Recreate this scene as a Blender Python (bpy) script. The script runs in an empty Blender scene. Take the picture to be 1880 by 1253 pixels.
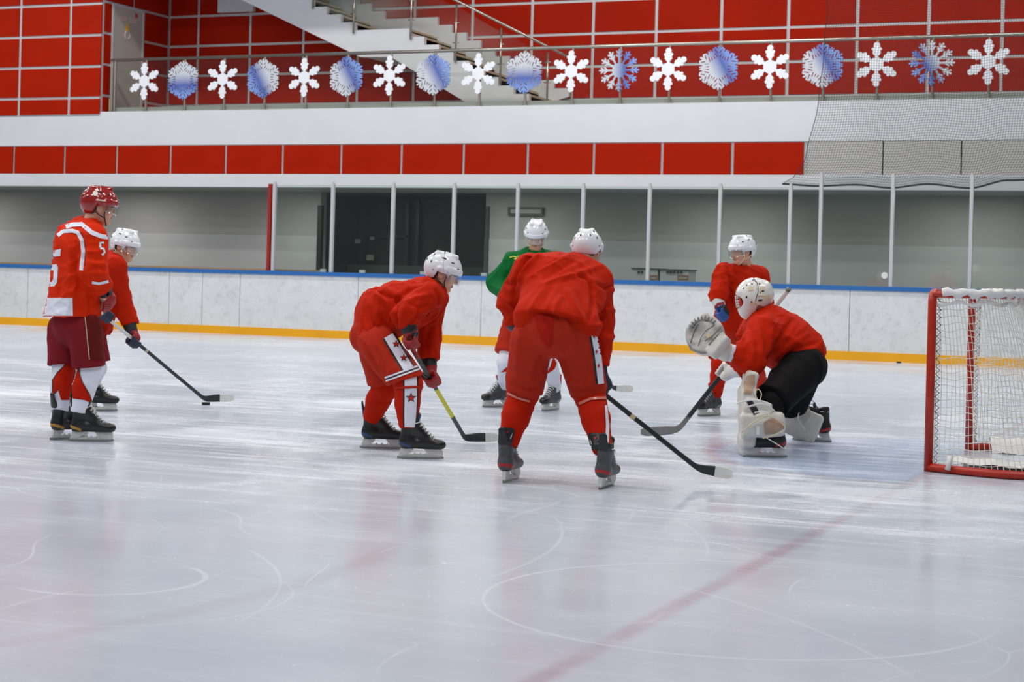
import bpy, bmesh, math, random
import numpy as np
from mathutils import Vector, Matrix
from mathutils.bvhtree import BVHTree

# ------------------------------------------------------------------ camera, world, lights
scn = bpy.context.scene
col = scn.collection
F_PX, CU, CV, CAM_H = 3256.0, 940.0, 505.0, 1.30
YAW, ROLL = math.atan(1385 / 3256), 0.0255
FWD = np.array([-math.sin(YAW), math.cos(YAW), 0.0])
RGT = np.array([math.cos(YAW), math.sin(YAW), 0.0])
UPV = np.array([0.0, 0.0, 1.0])
CR = RGT * math.cos(ROLL) + UPV * math.sin(ROLL)
CUP = UPV * math.cos(ROLL) - RGT * math.sin(ROLL)
CPOS = np.array([0.0, 0.0, CAM_H])

cam = bpy.data.cameras.new('camera')
cam_o = bpy.data.objects.new('camera', cam)
col.objects.link(cam_o)
cam.sensor_width = 36.0
cam.lens = F_PX / 1880 * 36.0
cam.shift_y = -(626.5 - CV) / 1880
cam.dof.use_dof = True
cam.dof.focus_distance = 12.6
cam.dof.aperture_fstop = 5.6
cam.clip_end = 300
m = Matrix(((CR[0], CUP[0], -FWD[0], 0), (CR[1], CUP[1], -FWD[1], 0), (CR[2], CUP[2], -FWD[2], CAM_H), (0, 0, 0, 1)))
cam_o.matrix_world = m
scn.camera = cam_o

world = bpy.data.worlds.new('arena_air')
scn.world = world
world.use_nodes = True
bg = world.node_tree.nodes['Background']
bg.inputs[0].default_value = (0.90, 0.94, 1.0, 1)
bg.inputs[1].default_value = 0.225

def area_light(name, loc, sx, sy, power, colr=(1.0, 0.98, 0.95)):
    l = bpy.data.lights.new(name, 'AREA')
    l.shape = 'RECTANGLE'; l.size = sx; l.size_y = sy
    l.energy = power; l.color = colr
    o = bpy.data.objects.new(name, l)
    o.location = loc
    col.objects.link(o)
    return o

for ix in range(5):                      # rows of high-bay luminaires over the ice
    for iy in range(4):
        area_light('arena_lamp', (-29 + ix * 7.0, 2.0 + iy * 8.2, 10.5), 3.0, 0.8, 280)
area_light('balcony_lamp', (-9.0, 29.5, 9.6), 9.0, 0.8, 170, (1.0, 0.97, 0.93))

for ix in range(7):                      # unseen fill lights added under the balcony to brighten the grey wall
    area_light('corridor_fill', (-28 + ix * 4.6, 32.2, 2.95), 1.5, 0.25, 38)

vs = scn.view_settings
vs.view_transform = 'Standard'; vs.look = 'None'; vs.gamma = 1.0; vs.exposure = 0.0
vs.use_curve_mapping = False

# ------------------------------------------------------------------ points in the place
def ray(u, v):
    return FWD + CR * (u - CU) / F_PX - CUP * (v - CV) / F_PX
def on_z(u, v, z=0.0):
    d = ray(u, v); return CPOS + d * ((z - CAM_H) / d[2])
def on_y(u, v, Y):
    d = ray(u, v); return CPOS + d * (Y / d[1])
def on_x(u, v, X):
    d = ray(u, v); return CPOS + d * (X / d[0])
def at_depth(u, v, dep):
    return CPOS + ray(u, v) * dep
def depth_of(p):
    return float((np.asarray(p) - CPOS) @ FWD)

# ------------------------------------------------------------------ materials
def srgb(r, g, b):
    f = lambda c: ((c / 255 + 0.055) / 1.055) ** 2.4 if c > 10 else c / 255 / 12.92
    return (f(r), f(g), f(b), 1.0)

def mat(name, color, rough=0.5, metal=0.0, spec=0.5, var=0.0, vscale=6.0, bump=0.0, bscale=40.0, coat=0.0, sheen=0.0):
    M = bpy.data.materials.new(name); M.use_nodes = True
    nt = M.node_tree; b = nt.nodes['Principled BSDF']
    b.inputs['Roughness'].default_value = rough
    b.inputs['Metallic'].default_value = metal
    b.inputs['Specular IOR Level'].default_value = spec
    b.inputs['Coat Weight'].default_value = coat
    b.inputs['Sheen Weight'].default_value = sheen
    b.inputs['Base Color'].default_value = color
    tc = nt.nodes.new('ShaderNodeTexCoord')
    if var > 0:
        n = nt.nodes.new('ShaderNodeTexNoise'); n.inputs['Scale'].default_value = vscale
        n.inputs['Detail'].default_value = 5
        nt.links.new(tc.outputs['Object'], n.inputs['Vector'])
        r = nt.nodes.new('ShaderNodeMapRange')
        r.inputs[1].default_value = 0.3; r.inputs[2].default_value = 0.7
        r.inputs[3].default_value = 1 - var; r.inputs[4].default_value = 1 + var
        nt.links.new(n.outputs[0], r.inputs[0])
        mx = nt.nodes.new('ShaderNodeVectorMath'); mx.operation = 'SCALE'
        mx.inputs[0].default_value = color[:3]
        nt.links.new(r.outputs[0], mx.inputs['Scale'])
        nt.links.new(mx.outputs[0], b.inputs['Base Color'])
    if bump > 0:
        n2 = nt.nodes.new('ShaderNodeTexNoise'); n2.inputs['Scale'].default_value = bscale
        n2.inputs['Detail'].default_value = 3
        nt.links.new(tc.outputs['Object'], n2.inputs['Vector'])
        bp = nt.nodes.new('ShaderNodeBump'); bp.inputs['Strength'].default_value = bump
        bp.inputs['Distance'].default_value = 0.02
        nt.links.new(n2.outputs[0], bp.inputs['Height'])
        nt.links.new(bp.outputs[0], b.inputs['Normal'])
    return M

def glass_mat(name, tint=(0.86, 0.91, 0.89), refl=0.10, rough=0.03):
    M = bpy.data.materials.new(name); M.use_nodes = True
    nt = M.node_tree
    nt.nodes.remove(nt.nodes['Principled BSDF'])
    out = nt.nodes['Material Output']
    t = nt.nodes.new('ShaderNodeBsdfTransparent'); t.inputs[0].default_value = (*tint, 1)
    g = nt.nodes.new('ShaderNodeBsdfGlossy'); g.inputs[0].default_value = (0.9, 1, 0.96, 1); g.inputs[1].default_value = rough
    n = nt.nodes.new('ShaderNodeTexNoise'); n.inputs['Scale'].default_value = 0.9
    tc = nt.nodes.new('ShaderNodeTexCoord'); nt.links.new(tc.outputs['Object'], n.inputs['Vector'])
    r = nt.nodes.new('ShaderNodeMapRange'); r.inputs[3].default_value = refl * 0.7; r.inputs[4].default_value = refl * 1.3
    nt.links.new(n.outputs[0], r.inputs[0])
    mx = nt.nodes.new('ShaderNodeMixShader')
    nt.links.new(r.outputs[0], mx.inputs[0]); nt.links.new(t.outputs[0], mx.inputs[1]); nt.links.new(g.outputs[0], mx.inputs[2])
    nt.links.new(mx.outputs[0], out.inputs[0])
    return M

M = {}
M['white_paint'] = mat('white_paint', srgb(212, 213, 218), 0.45, var=0.03, vscale=1.2)
M['red_panel'] = mat('red_panel', srgb(164, 27, 0), 0.55, var=0.06, vscale=0.9, spec=0.08)
M['alu'] = mat('brushed_aluminium', srgb(196, 196, 200), 0.4, 0.2)
M['steel'] = mat('stainless_steel', srgb(176, 170, 160), 0.25, 0.85)
M['grey_wall'] = mat('grey_wall', srgb(152, 152, 149), 0.7, var=0.03, vscale=1.5)
M['grey_wall_low'] = mat('light_grey_wall', srgb(168, 169, 170), 0.7, var=0.03, vscale=1.5)
M['soffit'] = mat('soffit_grey', srgb(150, 154, 150), 0.7)
M['dark'] = mat('dark_interior', srgb(26, 26, 22), 0.6)
M['dark2'] = mat('dark_frame', srgb(12, 12, 11), 0.4)
M['darkgreen'] = mat('dark_green_frame', srgb(52, 62, 56), 0.5)
M['board'] = mat('board_white', srgb(218, 220, 221), 0.4, var=0.04, vscale=2.5)
M['rail_blue'] = mat('rail_blue', srgb(38, 102, 172), 0.4, var=0.06, vscale=3)
M['kick_yellow'] = mat('kick_yellow', srgb(236, 166, 0), 0.4, var=0.04, vscale=2)
M['ledge_tan'] = mat('ledge_wood', srgb(172, 138, 92), 0.5)
M['post_red'] = mat('door_post_red', srgb(150, 22, 8), 0.4)
M['door_grey'] = mat('door_grey', srgb(176, 172, 164), 0.45)
M['cream'] = mat('stone_tread', srgb(196, 180, 152), 0.5, var=0.06, vscale=5)
M['panel_grey'] = mat('panel_grey', srgb(184, 182, 180), 0.55, var=0.03, vscale=1)
M['black'] = mat('black_rubber', srgb(16, 16, 17), 0.5)
M['net_black'] = mat('net_cord_dark', srgb(40, 42, 42), 0.7)
M['net_white'] = mat('net_cord_white', srgb(216, 214, 208), 0.8)
M['goal_red'] = mat('goal_red', srgb(172, 34, 6), 0.35, var=0.14, vscale=9)
M['pad_white'] = mat('padding_white', srgb(222, 222, 222), 0.6, var=0.05, vscale=12, bump=0.3, bscale=30)
M['yellow'] = mat('sign_yellow', srgb(230, 180, 20), 0.5)
M['signred'] = mat('sign_red', srgb(170, 60, 50), 0.5)
M['pink'] = mat('sign_pale_red', srgb(206, 178, 172), 0.5)
M['signwhite'] = mat('sign_white', srgb(225, 222, 218), 0.5)
M['brown'] = mat('sign_brown', srgb(140, 104, 78), 0.5)
M['pane'] = glass_mat('rink_glass', (0.89, 0.925, 0.905), 0.05, 0.02)
M['bal_glass'] = glass_mat('balustrade_glass', (0.945, 0.95, 0.93), 0.025, 0.03)

M['stair_glass'] = glass_mat('stair_glass', (0.95, 0.955, 0.94), 0.012, 0.12)
# boards: scuffs as wear
def wear_board():
    Mx = M['board']; nt = Mx.node_tree; b = nt.nodes['Principled BSDF']
    src = b.inputs['Base Color'].links[0].from_socket
    tc = nt.nodes.new('ShaderNodeTexCoord')
    geo = nt.nodes.new('ShaderNodeNewGeometry')
    n = nt.nodes.new('ShaderNodeTexNoise'); n.inputs['Scale'].default_value = 9; n.inputs['Detail'].default_value = 8
    n.inputs['Roughness'].default_value = 0.75
    nt.links.new(geo.outputs['Position'], n.inputs['Vector'])
    r = nt.nodes.new('ShaderNodeValToRGB')
    r.color_ramp.elements[0].position = 0.50; r.color_ramp.elements[0].color = (0, 0, 0, 1)
    r.color_ramp.elements[1].position = 0.72; r.color_ramp.elements[1].color = (0.34, 0.34, 0.34, 1)
    nt.links.new(n.outputs[0], r.inputs[0])
    mx = nt.nodes.new('ShaderNodeMix'); mx.data_type = 'RGBA'
    nt.links.new(r.outputs[0], mx.inputs[0]); nt.links.new(src, mx.inputs[6])
    mx.inputs[7].default_value = srgb(128, 128, 126)
    nt.links.new(mx.outputs[2], b.inputs['Base Color'])
wear_board()

# ------------------------------------------------------------------ object helpers
def wm(o):
    """true world matrix of an object whose scene has not been evaluated yet"""
    if o.parent is None: return o.matrix_world.copy() if o.matrix_basis == Matrix.Identity(4) else o.matrix_basis.copy()
    return wm(o.parent) @ o.matrix_parent_inverse @ o.matrix_basis

def link(name, me, material=None, parent=None):
    o = bpy.data.objects.new(name, me)
    col.objects.link(o)
    if material is not None:
        for mm in (material if isinstance(material, (list, tuple)) else [material]):
            me.materials.append(mm)
    if parent is not None:
        o.parent = parent
        o.matrix_parent_inverse = wm(parent).inverted()
    return o

def tag(o, label=None, cat=None, group=None, kind=None):
    if label: o['label'] = label
    if cat: o['category'] = cat
    if group: o['group'] = group
    if kind: o['kind'] = kind
    return o

def empty(name, loc=(0, 0, 0)):
    o = bpy.data.objects.new(name, None)
    o.location = loc; o.empty_display_size = 0.1
    col.objects.link(o)
    o.matrix_world = Matrix.Translation(Vector(loc))
    return o

class MB:
    def __init__(s): s.v = []; s.f = []
    def add(s, vs, fs):
        n = len(s.v); s.v += [tuple(map(float, p)) for p in vs]; s.f += [tuple(i + n for i in f) for f in fs]; return s
    def box(s, x0, x1, y0, y1, z0, z1):
        return s.add([(x0, y0, z0), (x1, y0, z0), (x1, y1, z0), (x0, y1, z0), (x0, y0, z1), (x1, y0, z1), (x1, y1, z1), (x0, y1, z1)],
                     [(0, 3, 2, 1), (4, 5, 6, 7), (0, 1, 5, 4), (1, 2, 6, 5), (2, 3, 7, 6), (3, 0, 4, 7)])
    def prism(s, poly, axis, a, b):
        """poly: 2D points; axis 'y' -> (x,z) polygon extruded from y=a to b; 'x' -> (y,z); 'z' -> (x,y)"""
        def P(p, t):
            return {'y': (p[0], t, p[1]), 'x': (t, p[0], p[1]), 'z': (p[0], p[1], t)}[axis]
        n = len(poly)
        vs = [P(p, a) for p in poly] + [P(p, b) for p in poly]
        fs = [tuple(range(n)), tuple(range(2 * n - 1, n - 1, -1))] + [(i, i + n, (i + 1) % n + n, (i + 1) % n) for i in range(n)]
        return s.add(vs, fs)
    def tube(s, pts, r, sides=8, cap=True, closed=False):
        pts = [np.array(p, float) for p in pts]
        rs = r if isinstance(r, (list, tuple)) else [r] * len(pts)
        n = len(pts); base = len(s.v); prev = None
        for i, p in enumerate(pts):
            a = pts[max(i - 1, 0)] if not closed else pts[i - 1]
            b = pts[min(i + 1, n - 1)] if not closed else pts[(i + 1) % n]
            t = b - a; t = t / (np.linalg.norm(t) + 1e-9)
            if prev is None:
                ref = np.array([0, 0, 1.0]) if abs(t[2]) < 0.9 else np.array([1.0, 0, 0])
                e1 = np.cross(t, ref)
            else:
                e1 = prev - t * (prev @ t)
            e1 = e1 / (np.linalg.norm(e1) + 1e-9); prev = e1
            e2 = np.cross(t, e1)
            for k in range(sides):
                a_ = 2 * math.pi * k / sides
                s.v.append(tuple(p + rs[i] * (math.cos(a_) * e1 + math.sin(a_) * e2)))
        for i in range(n if closed else n - 1):
            j = (i + 1) % n
            for k in range(sides):
                k2 = (k + 1) % sides
                s.f.append((base + i * sides + k, base + i * sides + k2, base + j * sides + k2, base + j * sides + k))
        if cap and not closed:
            s.f.append(tuple(base + k for k in range(sides - 1, -1, -1)))
            s.f.append(tuple(base + (n - 1) * sides + k for k in range(sides)))
        return s
    def build(s, name, material, parent=None, smooth=False):
        me = bpy.data.meshes.new(name)
        me.from_pydata(s.v, [], s.f); me.validate(); me.update()
        if smooth: me.polygons.foreach_set('use_smooth', [True] * len(me.polygons))
        return link(name, me, material, parent)

def box_obj(name, material, parent, *b):
    return MB().box(*b).build(name, material, parent)

def share(name, me, loc, parent, scale=None):
    o = bpy.data.objects.new(name, me); col.objects.link(o)
    o.location = loc
    if scale: o.scale = scale
    if parent is not None: o.parent = parent; o.matrix_parent_inverse = parent.matrix_world.inverted()
    return o

# ------------------------------------------------------------------ ice
YB = 29.84          # face of the far boards
YF = YB + 1.6       # face of the balcony front
YW = 33.95          # upper back wall
YG = 33.60          # grey wall below the balcony
GN = on_z(1704, 866)           # near goal post foot
GX, GY = float(GN[0]), float(GN[1])

def ice_material():
    Mx = bpy.data.materials.new('ice'); Mx.use_nodes = True
    nt = Mx.node_tree; L = nt.links.new; b = nt.nodes['Principled BSDF']
    def N(t, **k):
        n = nt.nodes.new(t)
        for a, v in k.items(): setattr(n, a, v)
        return n
    def math_(op, a, c=None, d=None, clamp=False):
        n = N('ShaderNodeMath', operation=op, use_clamp=clamp)
        for i, x in enumerate((a, c, d)):
            if x is None: continue
            if isinstance(x, (int, float)): n.inputs[i].default_value = x
            else: L(x, n.inputs[i])
        return n.outputs[0]
    def ramp(x, lo, hi, a=0.0, c=1.0):
        n = N('ShaderNodeMapRange', interpolation_type='SMOOTHSTEP')
        L(x, n.inputs[0]); n.inputs[1].default_value = lo; n.inputs[2].default_value = hi
        n.inputs[3].default_value = a; n.inputs[4].default_value = c
        return n.outputs[0]
    pos = N('ShaderNodeNewGeometry').outputs['Position']
    sep = N('ShaderNodeSeparateXYZ'); L(pos, sep.inputs[0])
    X, Y = sep.outputs[0], sep.outputs[1]
    def noise(scale, detail=4, rough=0.6, dist=0.0, rot=0.0, sx=1.0, sy=1.0, off=0.0):
        mp = N('ShaderNodeMapping'); L(pos, mp.inputs[0])
        mp.inputs['Rotation'].default_value = (0, 0, rot); mp.inputs['Scale'].default_value = (sx, sy, 1)
        mp.inputs['Location'].default_value = (off, off * 0.7, 0)
        n = N('ShaderNodeTexNoise'); L(mp.outputs[0], n.inputs['Vector'])
        n.inputs['Scale'].default_value = scale; n.inputs['Detail'].default_value = detail
        n.inputs['Roughness'].default_value = rough; n.inputs['Distortion'].default_value = dist
        return n.outputs[0]
    def absd0(x, c): return math_('ABSOLUTE', math_('SUBTRACT', x, c))
    # snow, scraped off by skates: patches and fine streaks in several directions
    patch = ramp(noise(0.55, 6, 0.62, 0.6), 0.44, 0.68)
    st1 = ramp(noise(1.2, 6, 0.7, 0.4, 0.45, 0.35, 4.0), 0.50, 0.72)
    st2 = ramp(noise(1.2, 6, 0.7, 0.4, -0.7, 0.3, 5.0, 3.0), 0.52, 0.74)
    st3 = ramp(noise(1.0, 6, 0.72, 0.5, 1.35, 0.3, 4.5, 7.0), 0.52, 0.74)
    streak = math_('MAXIMUM', math_('MAXIMUM', st1, st2), st3)
    fine = ramp(noise(30, 4, 0.7), 0.42, 0.66)
    # play area in the middle distance is cut up more than the ice close by
    # single skate cuts: edges of large warped cells
    def cuts(scale, off, width, warp):
        wn = N('ShaderNodeTexNoise'); L(pos, wn.inputs['Vector']); wn.inputs['Scale'].default_value = 0.35; wn.inputs['Detail'].default_value = 1
        ad = N('ShaderNodeVectorMath', operation='MULTIPLY_ADD'); L(wn.outputs['Color'], ad.inputs[0])
        ad.inputs[1].default_value = (warp, warp, 0); L(pos, ad.inputs[2])
        mp = N('ShaderNodeMapping'); L(ad.outputs[0], mp.inputs[0]); mp.inputs['Location'].default_value = (off, off * 1.7, 0)
        mp.inputs['Scale'].default_value = (1, 1, 0)
        v = N('ShaderNodeTexVoronoi', feature='DISTANCE_TO_EDGE'); L(mp.outputs[0], v.inputs['Vector'])
        v.inputs['Scale'].default_value = scale
        return ramp(v.outputs['Distance'], 0.0, width, 1.0, 0.0)
    c1 = math_('MULTIPLY', cuts(0.33, 0.0, 0.0045, 5.0), ramp(noise(0.8, 2, 0.5, 0, 0, 1, 1, 11), 0.45, 0.6))
    c2 = math_('MULTIPLY', cuts(0.5, 4.3, 0.006, 4.0), ramp(noise(0.9, 2, 0.5, 0, 0, 1, 1, 23), 0.48, 0.62))
    c3 = math_('MULTIPLY', cuts(0.75, 9.1, 0.007, 3.0), ramp(noise(1.1, 2, 0.5, 0, 0, 1, 1, 37), 0.5, 0.62))
    cut = math_('MAXIMUM', math_('MAXIMUM', c1, c2), c3)
    wear_area = ramp(Y, 7.4, 10.2, 0.18, 1.0)
    snow = math_('MULTIPLY', math_('MULTIPLY_ADD', patch, 0.55, math_('MULTIPLY', streak, 0.7)), math_('MULTIPLY_ADD', fine, 0.4, 0.6))
    snow = math_('MULTIPLY', math_('MULTIPLY', snow, wear_area), ramp(Y, 14.0, 22.0, 1.0, 0.6), clamp=True)
    snow = math_('MAXIMUM', snow, math_('MULTIPLY', cut, 0.20), clamp=True)
    # long single skate arcs
    def circ3(a, b_, c):
        (x1, y1), (x2, y2), (x3, y3) = [on_z(*q)[:2] for q in (a, b_, c)]
        d = 2 * (x1 * (y2 - y3) + x2 * (y3 - y1) + x3 * (y1 - y2))
        ux = ((x1 * x1 + y1 * y1) * (y2 - y3) + (x2 * x2 + y2 * y2) * (y3 - y1) + (x3 * x3 + y3 * y3) * (y1 - y2)) / d
        uy = ((x1 * x1 + y1 * y1) * (x3 - x2) + (x2 * x2 + y2 * y2) * (x1 - x3) + (x3 * x3 + y3 * y3) * (x2 - x1)) / d
        return ux, uy, math.hypot(x1 - ux, y1 - uy), (x2, y2), max(math.hypot(x1 - x2, y1 - y2), math.hypot(x3 - x2, y3 - y2))
    def rad0(cx, cy):
        dx = math_('SUBTRACT', X, cx); dy = math_('SUBTRACT', Y, cy)
        return math_('SQRT', math_('ADD', math_('MULTIPLY', dx, dx), math_('MULTIPLY', dy, dy)))
    for a, b_, c, w, k in (((20, 1050), (200, 1150), (520, 1070), .012, .32), ((455, 1010), (515, 1070), (400, 1160), .012, .3), ((895, 1085), (960, 1150), (1405, 1040), .014, .5),
                        ((1005, 940), (1022, 1000), (900, 1060), .014, .32), ((1290, 1035), (1250, 960), (1170, 930), .014, .3), ((1330, 1100), (1480, 1150), (1690, 1253), .012, .38),
                        ((335, 1040), (305, 1085), (20, 1075), .02, .45), ((1330, 1150), (1100, 1080), (860, 1160), .010, .22), ((640, 905), (760, 990), (1000, 1010), .016, .22), ((1560, 1000), (1300, 960), (1080, 985), .016, .25)):
        ux, uy, R_, mid, ext = circ3(a, b_, c)
        arc = math_('MULTIPLY', ramp(absd0(rad0(ux, uy), R_), w * .3, w, 1.0, 0.0), ramp(rad0(*mid), ext * .75, ext * 1.05, 1.0, 0.0))
        snow = math_('MAXIMUM', snow, math_('MULTIPLY', arc, k * 0.5), clamp=True)
    speck = ramp(noise(60, 1, 0.4, 0, 0, 1, 1, 2), 0.76, 0.80)
    snow = math_('MAXIMUM', snow, math_('MULTIPLY', speck, 0.5), clamp=True)
    # painted lines under the ice
    def absd(x, c): return math_('ABSOLUTE', math_('SUBTRACT', x, c))
    gl = ramp(absd(X, GX + 0.02), 0.01, 0.075, 1.0, 0.0)
    gl = math_('MULTIPLY', gl, ramp(noise(1.6, 3), 0.3, 0.6, 0.45, 1.0))
    gc = (GX, GY + 0.915)
    def rad(cx, cy):
        dx = math_('SUBTRACT', X, cx); dy = math_('SUBTRACT', Y, cy)
        return math_('SQRT', math_('ADD', math_('MULTIPLY', dx, dx), math_('MULTIPLY', dy, dy)))
    circ = ramp(absd(rad(gc[0] - 6, gc[1] - 7), 4.5), 0.02, 0.1, 1.0, 0.0)
    circ2 = ramp(absd(rad(gc[0] - 6, gc[1] + 7), 4.5), 0.02, 0.1, 1.0, 0.0)
    circ = math_('MULTIPLY', math_('MAXIMUM', circ, circ2), 0.10)
    cre_r = rad(*gc)
    crease_in = math_('MULTIPLY', ramp(cre_r, 1.74, 1.80, 1.0, 0.0), math_('LESS_THAN', X, GX))
    crease_ln = math_('MULTIPLY', ramp(absd(cre_r, 1.80), 0.02, 0.06, 1.0, 0.0), math_('LESS_THAN', X, GX))
    red = math_('MAXIMUM', math_('MULTIPLY', gl, 0.34), math_('MAXIMUM', circ, math_('MULTIPLY', crease_ln, 0.3)))
    base = N('ShaderNodeMix', data_type='RGBA')
    L(ramp(noise(0.35, 3, 0.5), 0.35, 0.65), base.inputs[0])
    base.inputs[6].default_value = srgb(182, 193, 208); base.inputs[7].default_value = srgb(196, 205, 217)
    m1 = N('ShaderNodeMix', data_type='RGBA'); L(math_('MULTIPLY', crease_in, 0.40), m1.inputs[0]); L(base.outputs[2], m1.inputs[6])
    m1.inputs[7].default_value = srgb(122, 158, 208)
    m2 = N('ShaderNodeMix', data_type='RGBA'); L(red, m2.inputs[0]); L(m1.outputs[2], m2.inputs[6])
    m2.inputs[7].default_value = srgb(150, 92, 112)
    m3 = N('ShaderNodeMix', data_type='RGBA'); L(math_('MULTIPLY', snow, 0.85), m3.inputs[0]); L(m2.outputs[2], m3.inputs[6])
    m3.inputs[7].default_value = srgb(240, 242, 247)
    L(m3.outputs[2], b.inputs['Base Color'])
    rr = math_('MULTIPLY_ADD', snow, 0.45, ramp(noise(0.8, 3), 0.3, 0.7, 0.13, 0.21))
    L(rr, b.inputs['Roughness'])
    b.inputs['IOR'].default_value = 1.31
    b.inputs['Specular IOR Level'].default_value = 0.5
    bp = N('ShaderNodeBump'); bp.inputs['Strength'].default_value = 0.12; bp.inputs['Distance'].default_value = 0.01
    hh = math_('MULTIPLY_ADD', noise(3.0, 4), 0.5, math_('MULTIPLY', snow, 0.6))
    L(hh, bp.inputs['Height']); L(bp.outputs[0], b.inputs['Normal'])
    return Mx
M['ice'] = ice_material()
ice = MB().box(-45, 6, -3, YB + 0.02, -0.06, 0).build('floor', M['ice'])
tag(ice, 'white scuffed ice surface with faint red lines and blue crease', None, kind='structure')
arena_slab = MB().box(-48, 9, -6, 36, -0.3, -0.06).build('floor_slab', mat('concrete', srgb(140, 140, 140), 0.8, var=0.05))
tag(arena_slab, 'grey concrete slab below the ice and behind the boards', None, kind='structure')

# ------------------------------------------------------------------ far boards
boards = empty('rink_boards', (-13.6, YB, 0))
tag(boards, 'long white dasher boards with blue top rail and yellow kick strip', 'rink boards')
seam_u = (-330, 50, 310, 371, 440, 657, 883, 1105, 1330, 1560, 1800, 2060)
xs = [float(on_y(u, 560, YB)[0]) for u in seam_u]
while xs[-1] < 3.0: xs.append(xs[-1] + 2.2)
for a, b in zip(xs[:-1], xs[1:]):
    box_obj('panel', M['board'], boards, a + 0.006, b - 0.006, YB, YB + 0.05, 0.15, 1.185)
box_obj('panel_backing', mat('board_joint', srgb(150, 152, 154), 0.6), boards, xs[0], xs[-1], YB + 0.02, YB + 0.10, 0.0, 1.18)
box_obj('kick_strip', M['kick_yellow'], boards, xs[0], xs[-1], YB - 0.014, YB + 0.02, 0.0, 0.15)
box_obj('top_rail', M['rail_blue'], boards, xs[0], xs[-1], YB - 0.03, YB + 0.12, 1.185, 1.262)
box_obj('ledge', M['ledge_tan'], boards, xs[0], float(on_y(586, 500, YB)[0]), YB + 0.12, YB + 0.26, 1.22, 1.295)

# glass screen: panes between upright stanchions
screen = empty('glass_screen', (-11, YB + 0.05, 1.26))
tag(screen, 'clear protective glass panes between slim grey stanchions on the boards', 'rink glass')
stan_u = (499, 606, 717, 829, 946, 1066, 1188, 1318, 1447, 1503, 1635, 1780, 1930)
sx = [float(on_y(u, 500, YB)[0]) for u in stan_u]
while sx[-1] < 2.6: sx.append(sx[-1] + 1.28)
gy = YB + 0.05
def stanchion(x, top):
    mb = MB()
    mb.prism([(x - 0.028, 1.264), (x + 0.028, 1.264), (x + 0.028, top - 0.05), (x + 0.012, top), (x - 0.012, top), (x - 0.028, top - 0.05)], 'y', gy - 0.045, gy + 0.03)
    o = mb.build('stanchion', M['alu'], screen)
    return o
for i, x in enumerate(sx):
    stanchion(x, 2.99 if i < 9 else 3.18)
for i in range(len(sx) - 1):
    top = 2.93 if i < 8 else (3.0 if i < 9 else 3.12)
    box_obj('pane', M['pane'], screen, sx[i] + 0.02, sx[i + 1] - 0.02, gy - 0.006, gy + 0.006, 1.264, top)
for u in (588, 660, 772, 884):                                   # little clamps on the rail
    x = float(on_y(u, 497, YB)[0])
    box_obj('clamp', M['signwhite'], screen, x - 0.05, x + 0.05, gy + 0.03, gy + 0.09, 1.264, 1.32)
xr = float(on_y(492, 420, YB)[0])
dp = MB().box(xr - 0.03, xr + 0.035, YB + 0.02, YB + 0.09, 1.264, 2.95).build('gate_post', M['post_red'])
tag(dp, 'dark red upright post at the left end of the glass', 'post')

# ------------------------------------------------------------------ balcony front and lower wall
X0, X1 = -34.0, 4.0
z_slab0, z_slab1, z_band0, z_beam0 = 3.845, 4.565, 3.235, 2.97
xb = float(on_y(184, 213, YF)[0])       # right end of the left red block
t1 = MB().box(X0, X1, YF, YF + 0.25, z_slab0, z_slab1).build('trim_1', M['white_paint']); tag(t1, 'white balcony fascia above the red panel band', None, kind='structure')
t3 = MB().box(X0, X1, YF - 0.05, YF + 0.25, z_beam0, z_band0).build('trim_2', M['white_paint']); tag(t3, 'white beam below the red panel band', None, kind='structure')
band = MB().box(X0, X1, YF + 0.03, YF + 0.25, z_band0, z_slab0).build('wall_band', M['alu']); tag(band, 'band of red cladding panels below the white fascia', None, kind='structure')
P_B = 1.354
x_end = float(on_y(1478, 290, YF)[0])
pm = None
k = 0
while x_end - k * P_B > X0 + 1.5:
    b1 = x_end - k * P_B - 0.03; a1 = b1 - P_B + 0.06
    if pm is None:
        o = MB().box(0, b1 - a1, 0, 0.04, 0, z_slab0 - z_band0 - 0.03).build('panel', M['red_panel'], band)
        pm = o.data; o.location = (a1, YF - 0.005, z_band0 + 0.01)
    else:
        share('panel', pm, (a1, YF - 0.005, z_band0 + 0.01), band)
    k += 1
# grey panels right of the red ones, behind the net
gx = [x_end + 0.03] + [float(on_y(u, 290, YF)[0]) for u in (1621, 1765, 1915)]
while gx[-1] < 2.6: gx.append(gx[-1] + 1.35)
for a, b in zip(gx[:-1], gx[1:]):
    box_obj('grey_panel', M['panel_grey'], band, a + 0.012, b - 0.012, YF - 0.005, YF + 0.04, z_band0 + 0.005, z_slab0 - 0.01)
box_obj('grey_panel_joint', M['dark'], band, gx[0], gx[-1], YF + 0.02, YF + 0.035, z_band0 + 0.01, z_slab0 - 0.015)
# balcony floor slab and soffit
sl = MB().box(X0, X1, YF + 0.25, YW + 0.2, 4.30, 4.56).build('floor_balcony', M['panel_grey']); tag(sl, 'balcony floor slab', None, kind='structure')
sf = MB().box(X0, X1, YF + 0.25, YG + 0.3, 2.985, 3.06).build('ceiling_soffit', M['soffit']); tag(sf, 'grey soffit below the balcony', None, kind='structure')

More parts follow.
